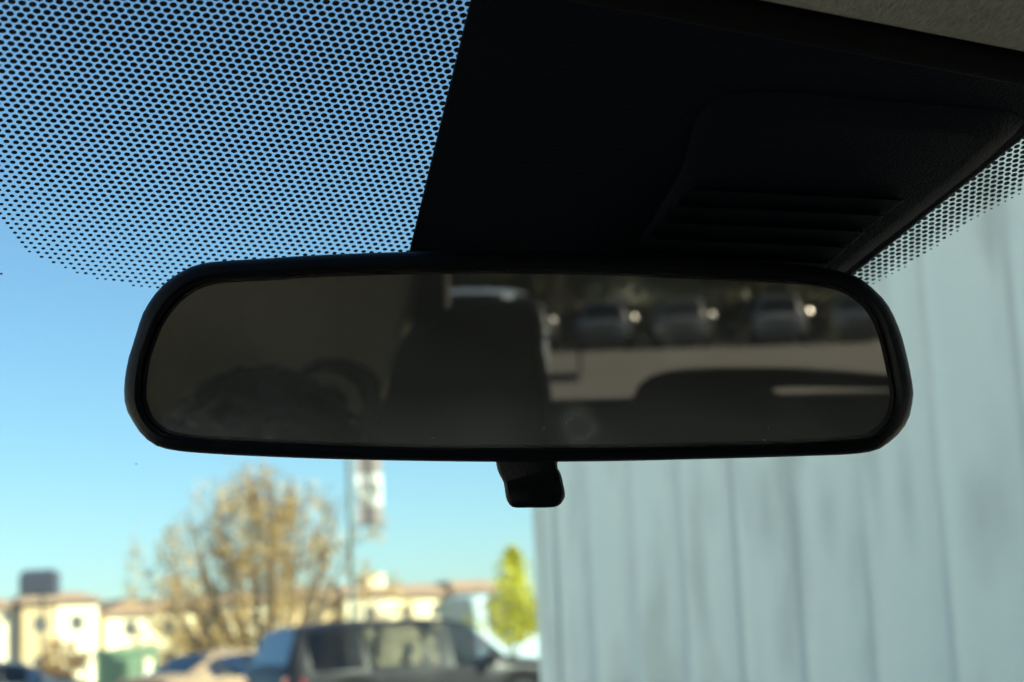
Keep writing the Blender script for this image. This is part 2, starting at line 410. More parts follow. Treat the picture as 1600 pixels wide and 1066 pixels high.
print('sill', sill_z, 'horizon el', [round(math.degrees(math.asin(vray(x, y)[1].normalized().z)), 2) for x, y in ((1100, 485), (400, 485), (1390, 485))], 'az', [round(math.degrees(math.atan2(vray(x, 560)[1].x, vray(x, 560)[1].y)), 1) for x in (220, 680, 835, 1390)])
mb = MB(); mb.loops(rbox_loops((0, -1.02, 0), .64, .28, .34, .48, 0, .97, k=5)); mb.loops(rbox_loops((0, -1.24, 0), .63, .08, .42, sill_z, -.24, .97, k=6, rows=10, zround=.85))
rear = mb.build('rear_seat', 'seat', car, smooth=50)
# left headrest: tall, seen in the mirror from x 560 to 835
def head_block(pl, y0, y1, name):
    f = [vat(x, y, y0) for x, y in pl]; cx = sum((p.x for p in f))/len(f); cz = sum((p.z for p in f))/len(f)
    def sh(k, Y): return [V((cx+(p.x-cx)*k, Y, cz+(p.z-cz)*k)) for p in f]
    mb = MB(); mb.loops([sh(.93, y0+.012), sh(1, y0), sh(1, y0-.02), sh(.985, y1+.03), sh(.9, y1)])
    return mb
hb = spline([(600,700),(606,600),(622,540),(652,502),(696,483),(742,470),(812,470),(832,488),(836,540),(834,700)], 48)
mb = head_block(hb, YS+.06, YS-.06, 'headrest'); mb.build('headrest', 'seat', rear, smooth=40)
# middle headrest: a low wide saddle with a gap under its arm
ob = spline([(958,668),(984,632),(1002,597),(1040,583),(1110,578),(1250,579),(1400,590),(1560,606),(1600,650),(1560,690),(1250,690),(1000,690)], 72)
ib = spline([(1204,613),(1222,606),(1300,606),(1400,609),(1500,614),(1530,628),(1480,640),(1400,641),(1300,636),(1232,626)], 72)
# align start of inner loop with outer loop by angle
cxy = (1330, 622)
ob.sort(key=lambda p: math.atan2((p[1]-640)*3, p[0]-1280)); ib.sort(key=lambda p: math.atan2((p[1]-622)*6, p[0]-1365))
mb = MB()
for ya, yb in ((YS+.05, YS-.05),):
    of, ob2 = [vat(x, y, ya) for x, y in ob], [V((vat(x, y, ya).x, yb, vat(x, y, ya).z)) for x, y in ob]
    inf, inb = [vat(x, y, ya) for x, y in ib], [V((vat(x, y, ya).x, yb, vat(x, y, ya).z)) for x, y in ib]
    mb.loops([inf, of, ob2, inb, inf], False, False)
mb.build('headrest', 'seat', rear, smooth=50)
mb = MB(); rx_ = V((vat(1650, 600, YS).x+.16, YS, 0)); mb.loops(rbox_loops((.42, YS, 0), .13, .05, sill_z-.02, sill_z+.16, 0, .85)); mb.build('headrest', 'seat', rear, smooth=50)
# grab handle on the rear left quarter
mb = MB(); YG = -1.30
hp = [(472,612),(486,596),(508,590),(532,596),(550,612),(556,634),(546,656),(538,682),(534,705)]
pts = []
for i, (x, y) in enumerate(hp):
    p = vat(x, y, YG); pts.append(V((p.x, p.y+.0, p.z)))
mb.tube(pts, [.007, .009, .0105, .011, .011, .0105, .010, .010, .010], 10); mb.build('grab_handle', 'trim', car, smooth=60)
mb = MB(); mb.loops([[V((vat(x, y, YG-.03).x, YG-.03, vat(x, y, YG-.03).z)) for x, y in spline([(455,600),(490,570),(540,566),(585,590),(590,650),(560,690),(520,640),(470,640)], 24)],
                     [V((vat(x, y, YG-.05).x, YG-.05, vat(x, y, YG-.05).z)) for x, y in spline([(450,600),(488,566),(540,562),(590,588),(594,652),(562,696),(518,644),(466,644)], 24)]])
mb.build('handle_shadow_plate', 'trim_dark', car, smooth=40)  # dark plate standing in for the shadow around the grab handle

# ------------------------------------------------------------------ rear view mirror
mirror_loc = MP.copy()
mir = empty('rear_view_mirror', mirror_loc, 0, 'black rear-view mirror hanging from the windshield, reflecting parked cars', 'mirror')
def mp(x, y, off=0.0):   # off > 0 towards the camera
    return on_plane(x, y, MP + MN*off, MN) - mirror_loc
outer = spline([(201.5,557),(208,537),(220.5,496.5),(230.7,476),(252.6,447.5),(284.7,424),(323.5,410.4),(420,403.6),(500,398.5),(640,393.5),(800,392),(900,393),(1000,396.5),(1100,402),(1200,409),(1280,417),(1336,431),(1361.6,449),(1387,476),(1405.5,515),(1417,556),(1425.8,600),(1426.6,621),(1417.4,660),(1388.6,692),(1350,708),(1240,713.5),(1100,717.5),(950,721),(800,722),(650,720.5),(500,717),(349,710.5),(261,702),(225.6,683.4),(203,651),(195.5,632),(193.8,610),(196,584)], 160)
inn = spline([(227,557),(235.7,532),(247.6,503),(278,464.5),(323.6,440),(420,432.5),(500,427),(640,423),(800,422),(900,423.5),(1000,426.5),(1100,431),(1200,436),(1274,441),(1318,450),(1345,466),(1365,487),(1380,520),(1389,557),(1397.5,600),(1399,626),(1390,660),(1361.6,682.6),(1333,687),(1240,693),(1100,697),(950,700),(800,701),(650,700),(500,695.5),(349,688),(264.5,680),(234,660.6),(221.4,634.5),(219.4,617.6),(221.5,588)], 160)
def mixl(a, b, t): return [(p[0]+(q[0]-p[0])*t, p[1]+(q[1]-p[1])*t) for p, q in zip(a, b)]
ocx, ocy = 810, 560
def scl(l, sx, sy): return [(ocx+(x-ocx)*sx, ocy+(y-ocy)*sy) for x, y in l]
mb = MB()
lps = [[mp(x, y, -.0005) for x, y in inn], [mp(x, y, .0012) for x, y in mixl(inn, outer, .06)], [mp(x, y, .0034) for x, y in mixl(inn, outer, .22)], [mp(x, y, .0040) for x, y in mixl(inn, outer, .38)],
       [mp(x, y, .0030) for x, y in mixl(inn, outer, .72)], [mp(x, y, .0008) for x, y in mixl(inn, outer, .93)], [mp(x, y, -.003) for x, y in outer], [mp(x, y, -.007) for x, y in scl(outer, .993, .985)],
       [mp(x, y, -.018) for x, y in scl(outer, .955, .88)], [mp(x, y, -.028) for x, y in scl(outer, .84, .62)], [mp(x, y, -.034) for x, y in scl(outer, .55, .32)]]
mb.loops(lps, False, True)
mb.build('mirror_housing', 'black_plastic', mir, smooth=50)
# glass with a thin chamfered rim
mg = bpy.data.materials.new('mirror_glass'); mg.use_nodes = True
N, L = nt(mg); N.remove(N['Principled BSDF'])
g = N.new('ShaderNodeBsdfGlossy'); g.inputs['Color'].default_value = (.56, .52, .45, 1); g.inputs['Roughness'].default_value = 0.0
df = N.new('ShaderNodeBsdfDiffuse'); df.inputs['Color'].default_value = (.44, .46, .46, 1)
tc = N.new('ShaderNodeTexCoord')
n1 = N.new('ShaderNodeTexNoise'); n1.inputs['Scale'].default_value = 28; n1.inputs['Detail'].default_value = 5; n1.inputs['Roughness'].default_value = .6
L.new(tc.outputs['Object'], n1.inputs['Vector'])
n2 = N.new('ShaderNodeTexNoise'); n2.inputs['Scale'].default_value = 420; n2.inputs['Detail'].default_value = 1
L.new(tc.outputs['Object'], n2.inputs['Vector'])
sp = N.new('ShaderNodeValToRGB'); sp.color_ramp.elements[0].position = .755; sp.color_ramp.elements[1].position = .79; sp.color_ramp.elements[1].color = (.5, .5, .5, 1)
L.new(n2.outputs[0], sp.inputs[0])
smr = N.new('ShaderNodeMapRange'); smr.inputs[1].default_value = .35; smr.inputs[2].default_value = .8; smr.inputs[3].default_value = .055; smr.inputs[4].default_value = .105
L.new(n1.outputs[0], smr.inputs[0])
sx = N.new('ShaderNodeSeparateXYZ'); L.new(tc.outputs['Object'], sx.inputs[0])
edge = N.new('ShaderNodeMapRange'); edge.inputs[1].default_value = -.010; edge.inputs[2].default_value = -.030; edge.inputs[3].default_value = 0.0; edge.inputs[4].default_value = .20
L.new(sx.outputs[2], edge.inputs[0])
em = N.new('ShaderNodeMath'); em.operation = 'MULTIPLY'; L.new(edge.outputs[0], em.inputs[0]); L.new(n1.outputs[0], em.inputs[1])
# finger smear: a soft ring low on the glass
fp = mp(905, 668) + V((.003, .003, .003)); vd = N.new('ShaderNodeVectorMath'); vd.operation = 'DISTANCE'; vd.inputs[1].default_value = fp
nv = N.new('ShaderNodeTexNoise'); nv.inputs['Scale'].default_value = 160; nv.inputs['Detail'].default_value = 4; L.new(tc.outputs['Object'], nv.inputs['Vector'])
sc3 = N.new('ShaderNodeVectorMath'); sc3.operation = 'MULTIPLY_ADD'; sc3.inputs[1].default_value = (.006, .006, .006); L.new(nv.outputs['Color'], sc3.inputs[0]); L.new(tc.outputs['Object'], sc3.inputs[2])
L.new(sc3.outputs[0], vd.inputs[0])
fr = N.new('ShaderNodeValToRGB'); fr.color_ramp.elements[0].position = .0; fr.color_ramp.elements[0].color = (.05, .05, .05, 1); fr.color_ramp.elements[1].position = .0068; fr.color_ramp.elements[1].color = (0, 0, 0, 1)
e_ = fr.color_ramp.elements.new(.0052); e_.color = (.36, .36, .36, 1)
L.new(vd.outputs['Value'], fr.inputs[0])
fm = N.new('ShaderNodeMath'); fm.operation = 'MULTIPLY'; L.new(fr.outputs[0], fm.inputs[0]); L.new(n1.outputs[0], fm.inputs[1])
a1 = N.new('ShaderNodeMath'); a1.operation = 'ADD'; L.new(smr.outputs[0], a1.inputs[0]); L.new(em.outputs[0], a1.inputs[1])
a2 = N.new('ShaderNodeMath'); a2.operation = 'ADD'; L.new(a1.outputs[0], a2.inputs[0]); L.new(fm.outputs[0], a2.inputs[1])
a3 = N.new('ShaderNodeMath'); a3.operation = 'ADD'; L.new(a2.outputs[0], a3.inputs[0])
spm = N.new('ShaderNodeMath'); spm.operation = 'MULTIPLY'; L.new(sp.outputs[0], spm.inputs[0]); L.new(edge.outputs[0], spm.inputs[1]); sp2 = N.new('ShaderNodeMath'); sp2.operation = 'MULTIPLY'; sp2.inputs[1].default_value = 4.0; L.new(spm.outputs[0], sp2.inputs[0]); L.new(sp2.outputs[0], a3.inputs[1])
mx = N.new('ShaderNodeMixShader'); L.new(a3.outputs[0], mx.inputs[0]); L.new(g.outputs[0], mx.inputs[1]); L.new(df.outputs[0], mx.inputs[2])
L.new(mx.outputs[0], N['Material Output'].inputs[0])
flat = scl(inn, .984, .955)
mb = MB(); mb.loops([[mp(x, y, 0.0) for x, y in flat], [mp(x, y, -.0012) for x, y in scl(inn, 1.002, 1.004)]], True, False)
mb.build('mirror_glass', mg, mir)
# day/night tab
tab = spline([(775,712),(775,722),(777,733),(781,743),(786.5,753),(788.5,764),(790.7,778),(795,787),(803,793),(833,793.5),(862.5,793),(873.7,789.5),(880.8,781),(883,772),(879,751.5),(876,740),(871.5,732),(871,722),(871,712)], 60)
def tsc(k): return [(830+(x-830)*k, 712+(y-712)*k) for x, y in tab]
mb = MB(); mb.loops([[mp(x, y, -.0055) for x, y in tsc(.90)], [mp(x, y, -.0065) for x, y in tsc(.97)], [mp(x, y, -.009) for x, y in tab], [mp(x, y, -.012) for x, y in tsc(.985)], [mp(x, y, -.0115) for x, y in tsc(.9)]])
mb.build('anti_glare_tab', 'black_plastic', mir, smooth=55)
st = glass(800, 470, .0) - mirror_loc
mb = MB(); b0 = mp(810, 545, -.03); mb.tube([b0, b0.lerp(st, .5), st-GN*.004], [.011, .0075, .012], 14); mb.ell(b0, (.013, .013, .013)); mb.build('stem', 'black_plastic', mir, smooth=50)

# ------------------------------------------------------------------ the driver, whose hair shows in the mirror
YH = -.36
top = vat(385, 590, YH); HX = top.x+.005; HZ = top.z
print('head top', top)
def person():
    root = empty('person', (HX, YH, .44), 0, 'person with dark hair in the driver seat, seen in the mirror', 'person')
    me = bpy.data.meshes.new('body'); bm = bmesh.new(); sk = bm.verts.layers.skin.verify()
    hz = HZ-.44
    J = {'pelvis': ((0, -.02, .06), .145), 'waist': ((0, -.05, .22), .125), 'chest': ((0, -.07, hz-.48), .155), 'upper': ((0, -.06, hz-.34), .115), 'neck': ((0, -.035, hz-.27), .052),
         'neck2': ((0, -.015, hz-.21), .05), 'jaw': ((0, .01, hz-.165), .066), 'head': ((0, -.005, hz-.115), .080), 'crown': ((0, -.012, hz-.06), .072), 'crown2': ((0, -.012, hz-.028), .045)}
    E = [('pelvis','waist'),('waist','chest'),('chest','upper'),('upper','neck'),('neck','neck2'),('neck2','jaw'),('jaw','head'),('head','crown'),('crown','crown2')]
    J['nose'] = ((0, .095, hz-.125), .013); J['nosetip'] = ((0, .104, hz-.14), .012); E += [('head','nose'),('nose','nosetip')]
    for s, t in ((-1, 'l'), (1, 'r')):
        J['sh'+t] = ((s*.17, -.06, hz-.36), .068); J['el'+t] = ((s*.235, .10, hz-.60), .046); J['wr'+t] = ((s*.17, .34, hz-.66), .029); J['pa'+t] = ((s*.155, .41, hz-.665), .033)
        E += [('upper','sh'+t),('sh'+t,'el'+t),('el'+t,'wr'+t),('wr'+t,'pa'+t)]
        J['hip'+t] = ((s*.10, .02, .07), .10); J['kn'+t] = ((s*.14, .44, .10), .066); J['an'+t] = ((s*.14, .66, -.12), .044); J['to'+t] = ((s*.15, .82, -.14), .035)
        E += [('pelvis','hip'+t),('hip'+t,'kn'+t),('kn'+t,'an'+t),('an'+t,'to'+t)]
        for k, (ox, ln) in enumerate(((-.03, .075), (-.01, .088), (.010, .083), (.030, .066))):
            a, b, c = 'f%d%sa' % (k, t), 'f%d%sb' % (k, t), 'f%d%sc' % (k, t)
            J[a] = ((s*.155+ox, .445, hz-.66), .009); J[b] = ((s*.155+ox*1.15, .445+ln*.55, hz-.668), .0085); J[c] = ((s*.155+ox*1.2, .445+ln*.85, hz-.70), .0075)
            E += [('pa'+t, a), (a, b), (b, c)]
        J['t'+t+'a'] = ((s*.115, .40, hz-.655), .0105); J['t'+t+'b'] = ((s*.095, .44, hz-.665), .009); E += [('pa'+t, 't'+t+'a'), ('t'+t+'a', 't'+t+'b')]
        J['ear'+t] = ((s*.083, -.005, hz-.125), .018); J['ear2'+t] = ((s*.086, -.012, hz-.105), .016); E += [('head','ear'+t), ('ear'+t,'ear2'+t)]
    vm = {k: bm.verts.new(p) for k, (p, r) in J.items()}
    for k, (p, r) in J.items(): vm[k][sk].radius = (r, r)
    vm['pelvis'][sk].use_root = True
    for a, b in E: bm.edges.new((vm[a], vm[b]))
    bm.to_mesh(me); bm.free()
    tmp = bpy.data.objects.new('tmp_body', me); COL.objects.link(tmp)
    tmp.modifiers.new('skin', 'SKIN').use_smooth_shade = True
    ss = tmp.modifiers.new('sub', 'SUBSURF'); ss.levels = 2
    dg = bpy.context.evaluated_depsgraph_get(); ev = tmp.evaluated_get(dg)
    m2 = bpy.data.meshes.new_from_object(ev); m2.name = 'body'
    bpy.data.objects.remove(tmp)
    m2.materials.clear()
    for m_ in (mat('skin', (.42, .25, .17), .5, var=.06, scale=40), mat('shirt', (.05, .06, .08), .9, var=.1, scale=60), mat('trousers', (.03, .035, .05), .9)): m2.materials.append(m_)
    for p in m2.polygons:
        c = p.center; i = 0
        if c.z < hz-.27: i = 1
        if c.y > .12 and c.z > hz-.75 and abs(c.x) > .06 and c.z > .2: i = 0
        if c.z < .19: i = 2
        p.material_index = i; p.use_smooth = True
    b = bpy.data.objects.new('body', m2); COL.objects.link(b); b.parent = root
    hair = MB(); rnd = random.Random(3)
    for k in range(420):
        a = rnd.uniform(0, 2*math.pi); e = rnd.uniform(-.25, 1.0); ph = math.asin(min(1, e)) if e > 0 else e
        n = V((math.cos(a)*math.cos(ph), math.sin(a)*math.cos(ph), math.sin(ph)))
        if n.y > .45 and n.z < .55: continue
        p0 = V((n.x*.080, -.012+n.y*.098, hz-.105+n.z*.098))
        t = V((rnd.uniform(-1, 1), rnd.uniform(-1, .6), rnd.uniform(-.9, .3))); t = (t-n*t.dot(n)).normalized()
        ln = rnd.uniform(.025, .05)
        hair.tube([p0-n*.006, p0+n*.008+t*ln*.4, p0+n*rnd.uniform(.0, .011)+t*ln], [.010, .009, .002], 5)
    hair.ell((0, -.036, hz-.086), (.079, .084, .084), 20, 12)
    hair.build('hair', mat('hair', (.010, .008, .007), .6), root, smooth=70)
    for s in (-1, 1):
        MB().ell((s*.031, .072, hz-.112), (.012, .012, .012), 12, 8).build('eye', mat('eye', (.6, .6, .58), .2), root, smooth=80)
person()

# ------------------------------------------------------------------ white box trailer beside the car
T_AZ = YAW - R(23.8)
tu = V((math.sin(T_AZ), math.cos(T_AZ), 0)); tn = V((-tu.y, tu.x, 0))      # along the side (towards its front), out of the side (towards us)
if tn.x > 0: tn = -tn
T_DIST = 2.5
tp0 = V((CAM.x, CAM.y, 0)) - tn*T_DIST
def tside(x, y):
    r = ray(x, y); h = CAM + r*((tp0-CAM).dot(tn)/r.dot(tn)); return (h-tp0).dot(tu), h.z
front_u = tside(829, 900)[0]
seams = [tside(x, 875)[0] for x in (869, 920, 988, 1061, 1147, 1244, 1352, 1474)]
print('trailer', front_u, seams)
step = (seams[1]-seams[-1])/6
T_L, T_Z0, T_Z1, T_W = 13.0, 1.02, 4.11, 2.55
org = tp0 + tu*front_u
tr = empty('box_trailer', (org.x, org.y, 0), -T_AZ, 'white box trailer with ribbed streaked side panels parked alongside the car', 'trailer')
# local: +Y towards its front end (0 = front), -X is the side we see
tw = bpy.data.materials.new('trailer_white'); tw.use_nodes = True
N, L = nt(tw); b = N['Principled BSDF']; b.inputs['Roughness'].default_value = .38
tc = N.new('ShaderNodeTexCoord'); oi = N.new('ShaderNodeObjectInfo')
geo = N.new('ShaderNodeNewGeometry')
mp1 = N.new('ShaderNodeMapping'); mp1.inputs['Scale'].default_value = (7, 7, .35); L.new(geo.outputs['Position'], mp1.inputs[0])
s1 = N.new('ShaderNodeTexNoise'); s1.inputs['Scale'].default_value = 1.0; s1.inputs['Detail'].default_value = 4; L.new(mp1.outputs[0], s1.inputs['Vector'])
mp2 = N.new('ShaderNodeMapping'); mp2.inputs['Scale'].default_value = (3.4, 3.4, 1.0); L.new(geo.outputs['Position'], mp2.inputs[0])
s2 = N.new('ShaderNodeTexNoise'); s2.inputs['Scale'].default_value = 1.3; s2.inputs['Detail'].default_value = 5; L.new(mp2.outputs[0], s2.inputs['Vector'])
c1 = N.new('ShaderNodeMapRange'); c1.inputs[1].default_value = .42; c1.inputs[2].default_value = .78; c1.inputs[3].default_value = 0; c1.inputs[4].default_value = .17
L.new(s1.outputs[0], c1.inputs[0])
c2 = N.new('ShaderNodeMapRange'); c2.inputs[1].default_value = .53; c2.inputs[2].default_value = .66; c2.inputs[3].default_value = 0; c2.inputs[4].default_value = .55
L.new(s2.outputs[0], c2.inputs[0])
m1 = N.new('ShaderNodeMixRGB'); m1.inputs[1].default_value = (.90, .865, .77, 1); m1.inputs[2].default_value = (.58, .59, .56, 1); L.new(c1.outputs[0], m1.inputs[0])
m2 = N.new('ShaderNodeMixRGB'); m2.inputs[2].default_value = (.50, .46, .38, 1); L.new(c2.outputs[0], m2.inputs[0]); L.new(m1.outputs[0], m2.inputs[1])
prev = m2
du = N.new('ShaderNodeVectorMath'); du.operation = 'DOT_PRODUCT'; du.inputs[1].default_value = tu; L.new(geo.outputs['Position'], du.inputs[0])
sz = N.new('ShaderNodeSeparateXYZ'); L.new(geo.outputs['Position'], sz.inputs[0])
nz = N.new('ShaderNodeTexNoise'); nz.inputs['Scale'].default_value = 9; nz.inputs['Detail'].default_value = 5; L.new(geo.outputs['Position'], nz.inputs['Vector'])
for (x, y, wd, hh, k_) in ((1110, 790, .045, .10, .30), (1198, 802, .055, .13, .50), (1296, 800, .05, .14, .50), (1419, 770, .04, .16, .55), (1538, 812, .07, .14, .65), (1565, 770, .05, .2, .4), (1360, 745, .06, .25, .3), (1225, 1010, .05, .12, .35), (900, 1015, .07, .2, .3)):
    uu, zz = tside(x, y); uu += tp0.dot(tu)
    a = N.new('ShaderNodeMath'); a.operation = 'SUBTRACT'; a.inputs[1].default_value = uu; L.new(du.outputs['Value'], a.inputs[0])
    a_ = N.new('ShaderNodeMath'); a_.operation = 'DIVIDE'; a_.inputs[1].default_value = wd; L.new(a.outputs[0], a_.inputs[0])
    c_ = N.new('ShaderNodeMath'); c_.operation = 'SUBTRACT'; c_.inputs[1].default_value = zz; L.new(sz.outputs[2], c_.inputs[0])
    d_ = N.new('ShaderNodeMath'); d_.operation = 'DIVIDE'; d_.inputs[1].default_value = hh; L.new(c_.outputs[0], d_.inputs[0])
    cv = N.new('ShaderNodeCombineXYZ'); L.new(a_.outputs[0], cv.inputs[0]); L.new(d_.outputs[0], cv.inputs[1])
    ln = N.new('ShaderNodeVectorMath'); ln.operation = 'LENGTH'; L.new(cv.outputs[0], ln.inputs[0])
    ad = N.new('ShaderNodeMath'); ad.operation = 'ADD'; L.new(ln.outputs['Value'], ad.inputs[0]); L.new(nz.outputs[0], ad.inputs[1])
    mr = N.new('ShaderNodeMapRange'); mr.inputs[1].default_value = 1.7; mr.inputs[2].default_value = .5; mr.inputs[3].default_value = 0; mr.inputs[4].default_value = k_; L.new(ad.outputs[0], mr.inputs[0])
    mm = N.new('ShaderNodeMixRGB'); mm.inputs[2].default_value = (.52, .50, .43, 1); L.new(mr.outputs[0], mm.inputs[0]); L.new(prev.outputs[0], mm.inputs[1]); prev = mm
L.new(prev.outputs[0], b.inputs['Base Color'])
wl = MB(); wl.box((.004, -T_L, T_Z0), (T_W-.02, -.05, T_Z1-.02)); wl.build('box', 'joint', tr)
rad = .05
mb = MB(); prof = [(rad-rad*math.cos(a), -rad+rad*math.sin(a)) for a in [k*math.pi/2/8 for k in range(9)]]
prof = [(0.0, front_u*0-(front_u-seams[0])+.016)] + [(x, y) for x, y in prof] + [(T_W-rad+rad*math.sin(a), -rad+rad*math.cos(a)) for a in [k*math.pi/2/8 for k in range(9)]] + [(T_W, -.25), (T_W-.05, -.26), (.05, -(front_u-seams[0])+.016)]
mb.loops([[(x, y, T_Z0+.03) for x, y in prof], [(x, y, T_Z1-.03) for x, y in prof]]); mb.build('front_wall', tw, tr, smooth=35)
us = [seams[0]-front_u, seams[1]-front_u]
while us[-1] > -T_L+.3: us.append(us[-1]-step)
for i in range(len(us)-1):
    a, c = us[i]-.010, us[i+1]+.010; n = 10
    for sgn, x0 in ((1, 0.0), (-1, T_W)):
        if sgn < 0 and i % 1: continue
        mb = MB(); ls = []
        for z in (T_Z0+.14, T_Z0+.145, T_Z1-.145, T_Z1-.14):
            l = []
            for k in range(n+1):
                t = k/n; bulge = .004*(1-(2*t-1)**4); bulge -= .005 if k in (0, n) else 0
                l.append((x0-sgn*bulge, a+(c-a)*t, z))
            ls.append(l)
        ls[0] = [(x+sgn*.012, y, z) for x, y, z in ls[0]]; ls[-1] = [(x+sgn*.012, y, z) for x, y, z in ls[-1]]
        mb.loops(ls, False, False, closed=False); mb.build('side_panel', tw, tr, smooth=40)
for x0, x1 in ((-.012, .06), (T_W-.06, T_W+.012)):
    mb = MB(); mb.box((x0, -T_L, T_Z0), (x1, -.30, T_Z0+.135)); mb.build('bottom_rail', 'steel', tr, bevel=.005)
    mb = MB(); mb.box((x0, -T_L, T_Z1-.135), (x1, -.30, T_Z1)); mb.build('top_rail', 'steel', tr, bevel=.005)
mb = MB(); mb.box((.0, -T_L, T_Z1+.001), (T_W, -.1, T_Z1+.02)); mb.build('roof', tw, tr)
for x0 in (.01, T_W/2+.005):
    mb = MB(); mb.box((x0, -T_L-.05, T_Z0), (x0+T_W/2-.015, -T_L-.002, T_Z1)); d = mb.build('rear_door', tw, tr, bevel=.006)
    mb = MB(); mb.tube([(x0+.35, -T_L-.075, T_Z0+.02), (x0+.35, -T_L-.075, T_Z1-.02)], .014); mb.build('lock_rod', 'steel', d)
mb = MB()
for x in (.75, 1.6): mb.box((x, -T_L+.2, T_Z0-.28), (x+.12, -.3, T_Z0-.002))
mb.build('chassis', 'dark_metal', tr)
for y in (-T_L+1.2, -T_L+2.5):
    for x in (.28, T_W-.28):
        mb = MB(); mb.lathe([(.30, -.26), (.48, -.25), (.51, -.18), (.51, .18), (.48, .25), (.30, .26)], 'x', 28, (x, y, .51)); wh = mb.build('wheel', 'tyre', tr, smooth=40)
        mb = MB(); mb.lathe([(.05, -.20), (.29, -.22), (.29, .22), (.05, .20)], 'x', 20, (x, y, .51)); mb.build('rim', 'rim', wh, smooth=40)
for x in (.5, T_W-.5):
    mb = MB(); mb.box((x-.06, -2.4, .05), (x+.06, -2.28, T_Z0-.002)); mb.box((x-.13, -2.47, .0), (x+.13, -2.21, .05)); mb.build('landing_leg', 'dark_metal', tr)

